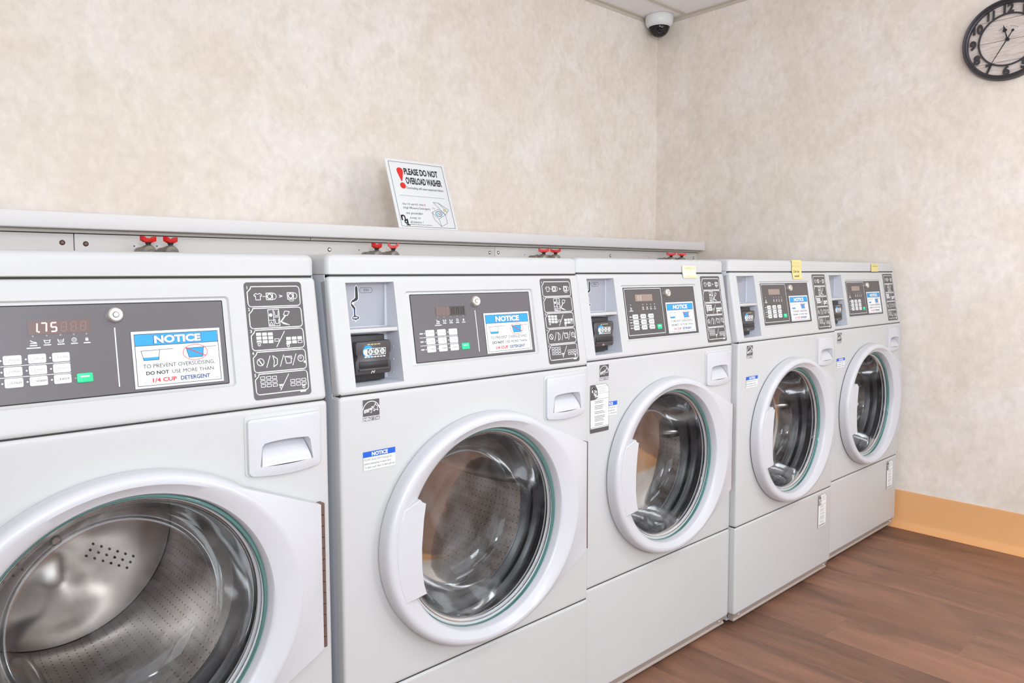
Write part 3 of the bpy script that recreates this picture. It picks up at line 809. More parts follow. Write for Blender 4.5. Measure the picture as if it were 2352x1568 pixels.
def make_coin_unit(parent):
    """coin slide plate above, black coin box below, in the left recess"""
    yb = 0.057           # depth of the upright back of the recess
    f = lambda u, v, w=0.0: (u, yb-w, v)
    z_low, z_mid, z_top = ZM+0.0125*ct, ZM+0.119*ct, ZM+0.211*ct
    g = Decal(f, w0=0.0)
    g.prism([(0.036, z_mid+0.006), (0.1365, z_mid+0.006), (0.1365, z_top), (0.036, z_top)], f, -0.003, 0.0, LIGHTGREY)
    def slot(off, m, l):
        sl = [(0.060, 1.1105), (0.0628, 1.107), (0.0638, 1.085), (0.060, 1.081), (0.0575, 1.0805), (0.0545, 1.079), (0.0525, 1.076), (0.0535, 1.072), (0.0563, 1.069),
              (0.0575, 1.066), (0.0575, 1.0525), (0.0640, 1.051), (0.0655, 1.048), (0.0635, 1.0455), (0.0595, 1.0450), (0.058, 1.0425), (0.0565, 1.0450), (0.0515, 1.0455),
              (0.0495, 1.048), (0.0515, 1.051), (0.0545, 1.0525), (0.0535, 1.066), (0.0505, 1.069), (0.0478, 1.073), (0.0475, 1.078), (0.0505, 1.0825), (0.0555, 1.085), (0.0578, 1.088), (0.0575, 1.107)]
        sl = [(x+0.0125, z+0.002) for x, z in sl]
        g.poly(sl if not off else inset(sl[::-1], -off), m, l)
    slot(0.0012, WHITEINK, 1)
    slot(0, BLACKINK, 2)
    g.disc(0.0645, 1.0785, 0.0024, CHROMESATIN, 3); g.rect(0.0665, 0.0695, 1.058, 1.067, NAVYINK, 3); g.rect(0.0640, 0.0745, 1.0492, 1.0522, STEELSLOT, 3)
    hx = [(0.079, 1.1035), (0.0825, 1.1085), (0.1055, 1.1085), (0.109, 1.1035), (0.1055, 1.0985), (0.0825, 1.0985)]
    g.line(hx, 0.0006, BLACKINK, 1, True)
    g.text('25\u00a2', 0.0885, 0.1005, 1.1010, 1.1062, BLACKINK, 1)
    g.rect(0.124, 0.131, 1.0345, 1.0355, GREYINK, 1)
    g.build('coin_plate', parent)
    # black coin box standing in the lower compartment
    b = MB()
    y0 = 0.012
    fb = lambda u, v, w=0.0: (u, 0.050-w, v)
    poly = [(0.045, 0.944), (0.120, 0.944), (0.1235, 0.948), (0.1235, 0.966), (0.1205, 0.970), (0.1205, 0.982), (0.1235, 0.986), (0.1235, 1.003), (0.120, 1.0075), (0.049, 1.0065), (0.046, 1.003), (0.046, 0.984), (0.049, 0.979), (0.047, 0.972), (0.045, 0.969)]
    b.prism(poly, fb, -0.004, 0.034, BLACKPL, 0.0025)
    b.box(0.040, 0.118, 0.030, 0.054, 0.930, 1.018, BLACKPL2, 0.002)
    b.box(0.052, 0.116, 0.0142, 0.0175, 0.9565, 0.9685, BLACKPL2, 0.001)
    b.box(0.050, 0.118, 0.0120, 0.0165, 0.9515, 0.9555, BLACKPL, 0.001)
    b.tube([(0.078, 0.040, 1.006), (0.078, 0.040, 1.013), (0.078, 0.040, 1.018)], [0.007, 0.007, 0.003], BLACKPL, 14)
    o = b.build('coin_box', parent)
    o['label'] = 'black coin meter box with round number emblem'
    g = Decal(lambda u, v, w=0.0: (u, 0.016-w, v), w0=0.0004)
    g.disc(0.0715, 0.988, 0.0115, BLUEINK, 0); g.poly([(0.066, 0.993), (0.071, 0.990), (0.069, 0.984), (0.073, 0.979), (0.067, 0.979), (0.062, 0.984), (0.061, 0.990)], WHITEINK, 1)
    g.rect(0.069, 0.1105, 0.9805, 0.9935, WHITEINK, 2); g.rect(0.0700, 0.1095, 0.9815, 0.9925, BLACKPL2, 3)
    for i, ch in enumerate('ESD'):
        x = 0.0765+0.0132*i; g.disc(x, 0.987, 0.0052, WHITEINK, 4, 0.0050); g.text(ch, x-0.0022, x+0.0022, 0.9845, 0.9895, BLACKINK, 5, 0.03)
        if i: g.rect(x-0.0069, x-0.0063, 0.9815, 0.9925, WHITEINK, 4)
    for i in range(7): g.rect(0.0635+0.0068*i, 0.0635+0.0068*i+0.0052, 0.9762, 0.9782, WHITEINK, 2)
    for i in range(4): g.rect(0.070+0.0075*i, 0.070+0.0075*i+0.006, 1.0005, 1.0018, NOTEY, 1)
    g.build('emblem', o)
    g = Decal(lambda u, v, w=0.0: (u, 0.016-w, v), w0=0.0004)
    g.rro(0.0795, 0.0860, 0.9485, 0.9530, 0.001, 0.0009, CHROMESATIN, 0); g.line([(0.0795, 0.9485), (0.078, 0.9455)], 0.0010, CHROMESATIN, 0); g.line([(0.0835, 0.9485), (0.0838, 0.9455)], 0.0010, CHROMESATIN, 0)
    g.build('coin_return_mark', o)

def make_door(parent):
    N = 144
    def el(cx, cz, a, bz, off): return [fr_front(cx+a*cos(2*pi*k/N), cz+bz*sin(2*pi*k/N), off) for k in range(N)]
    b = MB()
    rings = [el(0.347, 0.5935, 0.2675, 0.2440, 0.0015), el(0.347, 0.5935, 0.2715, 0.2475, 0.004), el(0.347, 0.5935, 0.2715, 0.2470, 0.024),
             el(0.347, 0.5935, 0.2700, 0.2450, 0.031), el(0.3470, 0.5935, 0.2660, 0.2410, 0.0355), el(0.347, 0.5935, 0.2600, 0.2350, 0.0375),
             el(0.347, 0.593, 0.2530, 0.2300, 0.0370), el(0.346, 0.592, 0.2230, 0.2210, 0.0275), el(CX, CZ, 0.2185, 0.2170, 0.0250), el(CX, CZ, 0.2160, 0.2150, 0.0215),
             el(CX, CZ, 0.2135, 0.2135, 0.004), el(CX, CZ, 0.2120, 0.2120, -0.006), el(CX, CZ, 0.202, 0.202, -0.007)]
    b.loft(rings, PLASTIC)
    # fairing that runs out to the hinge on the right
    E0, E1 = (0.655, 0.727), (0.655, 0.462)
    n = 26; P = []; Q = []
    for i in range(n+1):
        t = radians(63.5-127.5*i/n)
        P.append((0.347+0.2640*cos(t), 0.5935+0.2395*sin(t)))
        Q.append((E0[0], E0[1]+(E1[1]-E0[1])*i/n))
    rows = []
    for s_, off in ((0.0, 0.0362), (0.25, 0.0335), (0.6, 0.0285), (0.94, 0.0225), (1.0, 0.0205)):
        rows.append([fr_front(p[0]+(q[0]-p[0])*s_, p[1]+(q[1]-p[1])*s_, off) for p, q in zip(P, Q)])
    b.loft(rows, PLASTIC, close=False)
    outl = [(P[0], 0.0362)]+[((P[0][0]+(Q[0][0]-P[0][0])*s_, P[0][1]+(Q[0][1]-P[0][1])*s_), o_) for s_, o_ in ((0.25, 0.0335), (0.6, 0.0285), (0.94, 0.0225))]
    outl += [(q, 0.0205) for q in Q]
    outl += [((P[-1][0]+(Q[-1][0]-P[-1][0])*s_, P[-1][1]+(Q[-1][1]-P[-1][1])*s_), o_) for s_, o_ in ((0.94, 0.0225), (0.6, 0.0285), (0.25, 0.0335))]+[(P[-1], 0.0362)]
    b.loft([[fr_front(p[0], p[1], o_) for p, o_ in outl], [fr_front(p[0], p[1], 0.0015) for p, o_ in outl]], PLASTIC, close=False)
    door = b.build('door', parent, 30)
    door['label'] = 'round white door with a bowed glass window'
    # pull handle across the left of the window
    b = MB()
    pl = [(0.1135, 0.6815), (0.130, 0.6885), (0.150, 0.6965), (0.1555, 0.690), (0.1635, 0.686), (0.158, 0.655), (0.1525, 0.600), (0.1525, 0.560), (0.157, 0.525), (0.163, 0.505), (0.150, 0.5035), (0.130, 0.5005), (0.1150, 0.4985), (0.1055, 0.525), (0.0990, 0.555), (0.0970, 0.590), (0.0980, 0.620), (0.1045, 0.655)]
    pl = [(x, z) for x, z in pl][::-1]
    frh = lambda u, v, w: (u, -(w+max(-0.002, min(0.0028, (u-0.100)*0.060))), v)
    b.walls(pl, frh, 0.022, 0.0358, PLASTIC)
    b.loft([[frh(p[0], p[1], 0.0358) for p in pl], [frh(p[0], p[1], 0.0368) for p in inset(pl, 0.0012)]], PLASTIC)
    b.fill(inset(pl, 0.0012), [], frh, 0.0368, PLASTIC)
    b.build('handle', door)
    # hinge with knuckles
    b = MB()
    b.box(0.6545, 0.6640, -0.013, 0.000, 0.462, 0.727, HINGE)
    for i in range(13):
        z0 = 0.462+i*0.0204; b.tube([(0.6602, -0.0135, z0+0.0006), (0.6602, -0.0135, z0+0.0198)], 0.0046, HINGE, 10)
    b.build('hinge', door)['label'] = 'brown piano hinge'
    # glass: flat flange, teal ground edge, bowl pushed into the drum
    b = MB(); c = (CX, 0.0, CZ)
    b.loft([[(CX+r*cos(2*pi*k/96), y, CZ+dz_+r*sin(2*pi*k/96)) for k in range(96)] for r, y, dz_ in
            ((0.2128, 0.0, 0), (0.2132, -0.0060, 0), (0.2118, -0.0078, -0.0012), (0.2098, -0.0070, -0.0034), (0.2086, -0.0020, -0.0038), (0.2082, 0.0010, -0.0038))], RIMTEAL)
    b.build('glass_edge', door, 60)['label'] = 'teal edge of the window glass'
    b = MB()
    prof = [(0.2128, 0.0005), (0.2040, 0.0010), (0.1990, 0.0040), (0.1955, 0.0110), (0.1900, 0.0280), (0.1820, 0.0530), (0.1730, 0.0780), (0.1650, 0.0940), (0.1560, 0.1045), (0.1440, 0.1125), (0.1250, 0.1190), (0.0950, 0.1245), (0.0600, 0.1285), (0.0250, 0.1303), (0.0005, 0.1306)]
    b.lathe(prof, c, 'y', BOWLGLASS, 96)
    b.build('glass', door, 80)['label'] = 'clear bowed window glass'
    return door

def make_drum(parent):
    # drum wall with perforations
    N = 96; c = (CX, 0, CZ+0.002)
    v = []; uv = []; f = []
    prof = [(0.196, 0.085), (0.205, 0.088), (0.232, 0.100), (0.240, 0.112), (0.240, 0.20), (0.240, 0.35), (0.2375, 0.515), (0.228, 0.535)]
    for i, (r, d) in enumerate(prof):
        for k in range(N+1):
            a = 2*pi*k/N
            rr = r
            v.append((c[0]+rr*cos(a), d, c[2]+rr*sin(a))); uv.append((k*1.0, (d-0.085)/0.0155 if r > 0.236 else 0.0))
    for i in range(len(prof)-1):
        for k in range(N): f.append((i*(N+1)+k, i*(N+1)+k+1, (i+1)*(N+1)+k+1, (i+1)*(N+1)+k))
    b = MB(); b.add(v, f, DRUMHOLES)
    drum = b.build('drum', parent, 40, uv); drum['label'] = 'stainless steel drum seen through the glass'
    # back wall with three pressed lobes and groups of holes
    b = MB(); v = []; uv = []; f = []; RN = 14
    for i in range(RN+1):
        r = 0.226*i/RN
        for k in range(N+1):
            a = 2*pi*k/N
            lob = 0.5+0.5*cos(3*(a-0.5)); bump_ = 0.018*max(0, min(1, (r-0.03)/0.05))*max(0, min(1, (0.21-r)/0.05))*(lob**1.5)
            v.append((c[0]+r*cos(a), 0.535-bump_-0.01*(1-min(1, r/0.06)), c[2]+r*sin(a)))
            hole = 0.45 < lob < 0.75 and 0.07 < r < 0.18
            uv.append((r*cos(a)/0.013, r*sin(a)/0.013))
    for i in range(RN):
        for k in range(N): f.append((i*(N+1)+k, i*(N+1)+k+1, (i+1)*(N+1)+k+1, (i+1)*(N+1)+k))
    b.add(v, f, DRUMPLAIN)
    for s in range(3):
        a0 = 0.5+pi/3+s*2*pi/3
        for i in range(6):
            for j in range(3):
                rr = 0.075+0.018*i; aa = a0+(j-1)*0.011/rr*1.2
                y = 0.535-0.0025
                b.lathe([(0.0, 0.0), (0.0024, 0.0), (0.0026, 0.002)], (c[0]+rr*cos(aa), y, c[2]+rr*sin(aa)), 'y', SHADOWGAP, 8)
    b.lathe([(0.0, -0.003), (0.007, -0.003), (0.010, 0.0), (0.012, 0.004)], (c[0], 0.524, c[2]), 'y', CHROME, 20)
    b.build('drum_back', drum, 40)
    # baffles
    for s in range(3):
        a0 = -1.95+s*2*pi/3
        b = MB(); rings = []
        for i in range(13):
            t = i/12; y = 0.125+0.385*t
            hgt = 0.052*(sin(pi*min(1, max(0, t)))**0.35 if 0 < t < 1 else 0.02)
            wd = 0.036*(0.35+0.65*(sin(pi*t)**0.5 if 0 < t < 1 else 0))
            ring = []
            for (u, h_) in ((-1, 0), (-0.8, 0.35), (-0.5, 0.78), (-0.2, 0.97), (0.2, 0.97), (0.5, 0.78), (0.8, 0.35), (1, 0)):
                rad = 0.241-h_*hgt; an = a0+u*wd/0.24
                ring.append((c[0]+rad*cos(an), y, c[2]+rad*sin(an)))
            rings.append(ring)
        b.loft(rings, DRUMPLAIN, close=False)
        b.build('baffle', drum, 50)
    # grey rubber boot between front and drum
    b = MB()
    b.lathe([(0.2055, -0.001), (0.2075, 0.006), (0.2045, 0.013), (0.2085, 0.020), (0.2150, 0.030), (0.2170, 0.042), (0.2120, 0.050), (0.2030, 0.056), (0.2055, 0.064), (0.2110, 0.072), (0.2070, 0.080), (0.1960, 0.086), (0.1925, 0.090)], (CX, 0, CZ), 'y', RUBBER, 96)
    b.build('door_gasket', parent, 60)
    # dark outer tub behind the drum
    b = MB(); b.lathe([(0.215, 0.04), (0.256, 0.09), (0.262, 0.56), (0.02, 0.58)], (CX, 0, CZ), 'y', SHADOWGAP, 48)
    b.build('outer_tub', parent, 60)

def energy_label(parent):
    g = Decal(fr_front)
    x0, x1, z0, z1 = 0.0480, 0.0845, 0.8585, 0.8990
    Wd = x1-x0; Ht = z1-z0; X = lambda u: x0+u*Wd; Z = lambda v: z0+v*Ht
    g.rect(x0-0.0006, x1+0.0006, z0-0.0006, z1+0.0006, WHITEINK, 0)
    g.rect(x0, x1, z0, z1, LABELGREY, 1)
    g.arc(X(0.5), Z(0.46), Wd*0.50, 12, 168, 0.0014, WHITEINK, 2, 20)
    g.text('energy', X(0.06), X(0.62), Z(0.33), Z(0.58), WHITEINK, 2, 0.02, 0.5, 0.16)
    star = []
    for k in range(10):
        r = 0.0080 if k % 2 == 0 else 0.0036; a = radians(96+36*k); star.append((X(0.76)+r*cos(a), Z(0.60)+r*sin(a)))
    g.line(star, 0.0011, WHITEINK, 2, True)
    g.line([(X(0.50), Z(0.64)), (X(0.70), Z(0.66))], 0.0011, WHITEINK, 2)
    g.rect(x0, x1, Z(0.185), Z(0.215), WHITEINK, 2)
    g.text('ENERGY STAR', X(0.02), X(0.98), Z(0.02), Z(0.155), WHITEINK, 2, 0.02)
    g.build('energy_label', parent)
def lock_notice(parent):
    g = Decal(fr_front)
    x0, x1, z0, z1 = 0.0470, 0.1185, 0.7640, 0.8000
    Wd = x1-x0; Ht = z1-z0; X = lambda u: x0+u*Wd; Z = lambda v: z0+v*Ht
    g.rect(x0, x1, z0, z1, GREYINK, 0); g.rect(x0+0.0004, x1-0.0004, z0+0.0004, z1-0.0004, PAPER, 1)
    g.rect(x0, x1, Z(0.70), Z(1), ROYALINK, 2)
    g.text('NOTICE', X(0.26), X(0.76), Z(0.745), Z(0.955), WHITEINK, 3, 0.04)
    g.text('DOOR LOCK LIGHT must go out', X(0.025), X(0.90), Z(0.475), Z(0.62), BLACKINK, 2)
    g.text('before attempting to open door', X(0.025), X(0.87), Z(0.27), Z(0.42), BLACKINK, 2)
    g.text('To open, push door in then pull out', X(0.025), X(0.98), Z(0.075), Z(0.225), BLACKINK, 2)
    g.build('door_lock_notice', parent)
def na_logo(g, x, z, s, m, l):
    t = s*0.13
    g.line([(x-s*0.38, z+s*0.05), (x-s*0.38, z+s*0.48)], t*1.3, m, l); g.arc(x-s*0.20, z+s*0.28, s*0.18, 0, 180, t, m, l, 8, s*0.22); g.line([(x-s*0.02, z+s*0.28), (x-s*0.02, z-s*0.02)], t, m, l)
    g.ring(x+s*0.02, z-s*0.12, s*0.20, t, m, l, s*0.24); g.line([(x+s*0.20, z+s*0.12), (x+s*0.20, z-s*0.42)], t, m, l)
    g.line([(x+s*0.05, z-s*0.46), (x+s*0.40, z-s*0.46)], t, m, l)
def service_label(parent, x0, x1, z0, z1, fr=fr_front, pale=False, name='service_label'):
    g = Decal(fr, w0=0.0018)
    Wd = x1-x0; Ht = z1-z0; X = lambda u: x0+u*Wd; Z = lambda v: z0+v*Ht
    ink = LABELGREY
    # rolled scroll outline
    out = [(X(0), Z(0)), (X(1), Z(0)), (X(1), Z(0.86)), (X(0.99), Z(0.90)), (X(0.97), Z(0.955)), (X(0.90), Z(0.965)), (X(0.86), Z(1.0)), (X(0.25), Z(1.0)), (X(0), Z(1.0))]
    g.poly(out, PAPER, 0); g.line(out, 0.0007, ink, 2, True)
    g.poly([(X(0), Z(0.69)), (X(0.22), Z(0.69)), (X(0.40), Z(0.72)), (X(0.38), Z(0.90)), (X(0.25), Z(1.0)), (X(0), Z(1.0))], ink if not pale else GREYINK, 1)
    na_logo(g, X(0.23), Z(0.845), Ht*0.20, WHITEINK, 3)
    g.line([(X(0.36), Z(0.945)), (X(0.92), Z(0.955))], 0.0006, ink, 2)
    g.line([(X(0.38), Z(0.81)), (X(1), Z(0.81))], 0.0006, ink, 2); g.line([(X(0), Z(0.69)), (X(1), Z(0.69))], 0.0008, ink, 2)
    for i in range(4): g.rect(X(0.48), X(0.80+0.04*(i % 2)), Z(0.915-0.026*i), Z(0.922-0.026*i), GREYINK, 2)
    random.seed(4)
    for i in range(17):
        if i in (2, 6, 9, 14): continue
        zz = 0.645-0.0315*i
        g.rect(X(0.22), X(0.66+0.16*random.random()), Z(zz), Z(zz+0.010), ink if not pale else GREYINK, 2)
    if pale: g.line([(X(0.05), Z(0.03)), (X(0.95), Z(0.03)), (X(0.95), Z(0.09)), (X(0.05), Z(0.09))], 0.0006, GREYINK, 2, True); g.rect(X(0.12), X(0.88), Z(0.045), Z(0.075), GREYINK, 2)
    else:
        g.rect(X(0), X(1), Z(0.0), Z(0.085), ink, 2); g.line([(X(0), Z(0.105)), (X(1), Z(0.105))], 0.0010, ink, 2)
    return g.build(name, parent)

def make_washer():
    root = empty('washing_machine', (0, 0, 0), 'x', 'washing machine', 'coin-operated front-load washers')
    # cabinet
    b = MB()
    hole = circ(CX, CZ, 0.225, 72)
    y0, y1 = 0.0265, D
    sk = 0.060
    b.prism([(y0, 0.014), (y1, 0.014), (y1, ZT+0.001), (YT+0.012, ZT+0.001), (y0, ZM)], lambda u, v, w: (w, u, v), 0.0, 0.0015, GREYBODY)
    b.prism([(y0, 0.014), (y1, 0.014), (y1, ZT+0.001), (YT+0.012, ZT+0.001), (y0, ZM)], lambda u, v, w: (W-0.0015+w, u, v), 0.0, 0.0015, GREYBODY)
    b.box(0.0015, W-0.0015, y1-0.0015, y1, 0.014, ZT, GREYBODY)
    b.box(0.0015, W-0.0015, y0, y1-0.0015, 0.014, 0.016, GREYBODY)
    b.build('cabinet', root)
    # leveling feet
    for fx in (0.05, W-0.05):
        for fy in (0.08, D-0.06):
            b = MB(); b.lathe([(0.0, 0.0), (0.018, 0.0), (0.018, 0.008), (0.006, 0.012), (0.006, 0.03)], (fx, fy, 0), 'z', SHADOWGAP, 14)
            b.build('leveling_foot', root)
    # front panel with the round door opening
    b = MB()
    plate(b, fr_front, 0.0, W, ZL+0.0009, ZM-0.0009, -0.0265, 0.0, 0.007, 0.0065, ENAMEL, [circ(CX, CZ, 0.2065, 72), rrect(0.5480, 0.6520, 0.8060, 0.8560, 0.003)])
    b.walls(circ(CX, CZ, 0.2065, 72), fr_front, 0.0, -0.02, ENAMEL)
    fp = b.build('front_panel', root)
    energy_label(fp); lock_notice(fp)
    # kick panel with the sloping toe strip
    b = MB()
    plate(b, fr_front, 0.0, W, 0.0385, ZL-0.0009, -0.0265, 0.0, 0.006, 0.0055, ENAMEL)
    kp = b.build('kick_panel', root)
    b = MB()
    prof = [(0.002, 0.0395), (0.012, 0.0190), (0.0085, 0.0170), (0.0085, 0.0130), (0.030, 0.0130), (0.030, 0.0400)]
    b.loft([[(x, p[0], p[1]) for p in prof] for x in (0.012, W-0.012)], TOESHADE, True, True, True)
    ts = b.build('toe_strip', kp)
    for sx_ in (0.040, W-0.040):
        b = MB(); b.lathe([(0.0, -0.006), (0.0035, -0.006), (0.0045, -0.003), (0.0045, 0.004)], (sx_, 0.009, 0.028), 'y', CHROMESATIN, 12); b.build('screw', kp)
    # dark seams behind the joints
    for a in ((0.003, W-0.003, 0.004, 0.02, ZM-0.004, ZM+0.004), (0.003, W-0.003, 0.004, 0.02, ZL-0.004, ZL+0.004), (0.006, W-0.006, YT+0.004, YT+0.02, ZT-0.002, ZT+0.006)):
        b = MB(); b.box(*a, SHADOWGAP); b.build('seam_strip', root)
    # leaning control panel with two recesses
    b = MB()
    co = [(0.0365, 0.0140), (0.1435, 0.0150), (0.1435, 0.2120), (0.0360, 0.2110)]
    dp = rrect(0.1675, 0.5205, 0.0415, 0.1925, 0.006)
    plate(b, fr_panel, 0.0, W, 0.0009, PH-0.0008, -0.0265, 0.0, 0.008, 0.0075, ENAMEL, [co, dp])
    dp2 = rrect(0.1700, 0.5180, 0.0440, 0.1900, 0.005); dp3 = rrect(0.1785, 0.5100, 0.0470, 0.1860, 0.002)
    b.loft([[fr_panel(p[0], p[1], 0.0) for p in dp], [fr_panel(p[0], p[1], -0.0036) for p in dp2], [fr_panel(p[0], p[1], -0.0024) for p in dp3]], ENAMEL)
    b.loft([[fr_panel(p[0], p[1], -0.0022) for p in dp3], [fr_panel(p[0], p[1], -0.0035) for p in dp3]], SHADOWGAP)
    b.fill(dp3, [], fr_panel, -0.0035, SHADOWGAP)
    # coin recess: sides run back to the upright wall at y=0.057
    def back(p): q = fr_panel(p[0], p[1], 0); return (q[0]-0.002 if q[0] > 0.09 else q[0]+0.001, 0.058, q[2]-0.002 if p[1] > 0.1 else q[2]+0.004)
    b.loft([[fr_panel(p[0], p[1], 0.0) for p in co], [back(p) for p in co]], RECESS, True, False, True)
    zc = ZM+0.119*ct
    b.box(0.0365, 0.1425, skin_y(zc)+0.001, 0.057, zc-0.004, zc+0.0035, ENAMEL, 0.001)
    for dz_ in (0.03, 0.055, 0.08):
        b.box(0.1405, 0.1418, 0.035, 0.038, ZM+dz_, ZM+dz_+0.003, ENAMEL)
    cpn = b.build('control_panel', root, 40)
    make_coin_unit(cpn)
    label_instructions(cpn)
    # top cover
    b = MB()
    zt0, zt1 = ZT+0.0010, 1.1725
    rr_ = 0.012
    rings = []
    fr_top = lambda u, v, w=0.0: (u, v, w)
    yf = YT+0.0008
    for k in range(7):
        a = pi/2*k/6; d = rr_*(1-cos(a))
        rings.append([(p[0], p[1], zt1-rr_+rr_*sin(a)) for p in rrect(0.0+d, W-d, yf+d, D-d, 0.013)])
    b.loft([[(p[0], p[1], zt0) for p in rrect(0.002, W-0.002, yf+0.002, D, 0.011)], [(p[0], p[1], zt0+0.0015) for p in rrect(0, W, yf, D, 0.013)]]+rings, ENAMEL)
    o_ = rrect(rr_, W-rr_, yf+rr_, D-rr_, 0.013)
    b.fill([(p[0], p[1]) for p in o_], [], lambda u, v, w: (u, v, w), zt1, ENAMEL)
    b.fill([(p[0], p[1]) for p in rrect(0.002, W-0.002, yf+0.002, D, 0.011)], [], lambda u, v, w: (u, v, w), zt0, ENAMEL)
    b.build('top_cover', root, 50)
    # detergent drawer
    b = MB()
    dx0, dx1, dz0, dz1 = 0.5315, 0.6645, 0.8000, 0.8935
    out = [(dx0+0.004, dz0-0.002)]+[(dx0+0.006+(dx1-dx0-0.012)*k/10, dz0-0.004-0.0055*sin(pi*k/10)) for k in range(11)]
    out += [(dx1-0.002, dz0+0.001), (dx1, dz0+0.006)]+[(dx1-0.006+0.006*cos(radians(a)), dz1-0.006+0.006*sin(radians(a))) for a in (0, 30, 60, 90)]+[(dx0+0.006+0.006*cos(radians(a)), dz1-0.006+0.006*sin(radians(a))) for a in (90, 120, 150, 180)]+[(dx0, dz0+0.003)]
    rec = [(0.5515, 0.8105)]+[(0.5515+0.0970*k/8, 0.8105-0.002*sin(pi*k/8)) for k in range(1, 8)]+[(0.6485, 0.8105), (0.6440, 0.845), (0.640, 0.8505)]+[(0.640-0.080*k/8, 0.8505+0.0020*sin(pi*k/8)) for k in range(1, 8)]+[(0.560, 0.8495), (0.5555, 0.845)]
    b.walls(out, fr_front, 0.0, 0.0045, PLASTIC)
    i1 = inset(out, 0.0022)
    b.loft([[fr_front(p[0], p[1], 0.0045) for p in out], [fr_front(p[0], p[1], 0.0068) for p in inset(out, 0.0008)], [fr_front(p[0], p[1], 0.0075) for p in i1]], PLASTIC)
    b.fill(i1, [rec], fr_front, 0.0075, PLASTIC)
    # scoop: deep at the top, running out at the bottom
    dep = lambda z: 0.0075-0.029*max(0, (z-0.8105)/0.040)**1.5
    rin = [(0.6-(0.6-x)*0.93, min(z, 0.8495)) for x, z in rec]
    b.loft([[fr_front(p[0], p[1], 0.0075) for p in rec], [fr_front(q[0], q[1], min(0.0070, dep(q[1]))) for q in rin]], PLASTIC)
    lo = [(0.6-(0.6-0.5515)*0.93+0.0970*0.93*k/10) for k in range(11)]
    rows = []
    for j in range(7):
        z = 0.8100+0.0395*j/6
        k_ = 1-0.13*j/6
        rows.append([fr_front(0.6+(x-0.6)*k_*1.02, z, min(0.0070, dep(z))) for x in lo])
    b.loft(rows, PLASTIC, close=False)
    b.build('detergent_drawer', root, 40)
    # shallow pressed frame round the drawer
    b = MB()
    b.prism(rrect(0.5275, 0.6685, 0.7955, 0.9000, 0.008), fr_front, 0.0, 0.0016, ENAMEL, 0.0008, [rrect(0.5480, 0.6520, 0.8060, 0.8560, 0.003)])
    b.build('drawer_surround', fp)
    make_door(root); make_drum(root)
    return root

NAMES = ['white front-load washer at the left, its red readout showing 1.75',
         'white front-load washer second from left, nearest one showing its whole round door',
         'white front-load washer in the middle with a long service label beside the door',
         'white front-load washer under the handwritten yellow note, second from the room corner',
         'white front-load washer at the far end beside the tan baseboard']
POS = [(-0.0211, -0.0115, -0.0050), (0.6837, -0.0153, -0.003), (1.3937, 0.0148, 0.0), (2.0780, -0.0052, 0.0041), (2.7790, 0.0172, 0.0046)]
proto = make_washer()
W_ = [proto]+[copy_tree(proto) for _ in range(4)]
for i, o in enumerate(W_):
    o.location = POS[i]; o['label'] = NAMES[i]
    kids = {}
    for ch in o.children: kids.setdefault(ch.name.split('.')[0], []).append(ch)
    for ft in kids['leveling_foot']: ft.location.z = -POS[i][2]
    cpn = kids['control_panel'][0]
    fill_display(cpn, 'lit' if i == 0 else ('dark' if i == 1 else 'tan'), i < 3)
    label_notice(cpn, 0.0 if i < 2 else -0.006)
    if i == 2: service_label(kids['front_panel'][0], 0.0125, 0.0830, 0.7280, 0.8500)
    if i >= 3: service_label(kids['kick_panel'][0], 0.5730, 0.6370, 0.1870, 0.3080, pale=True)

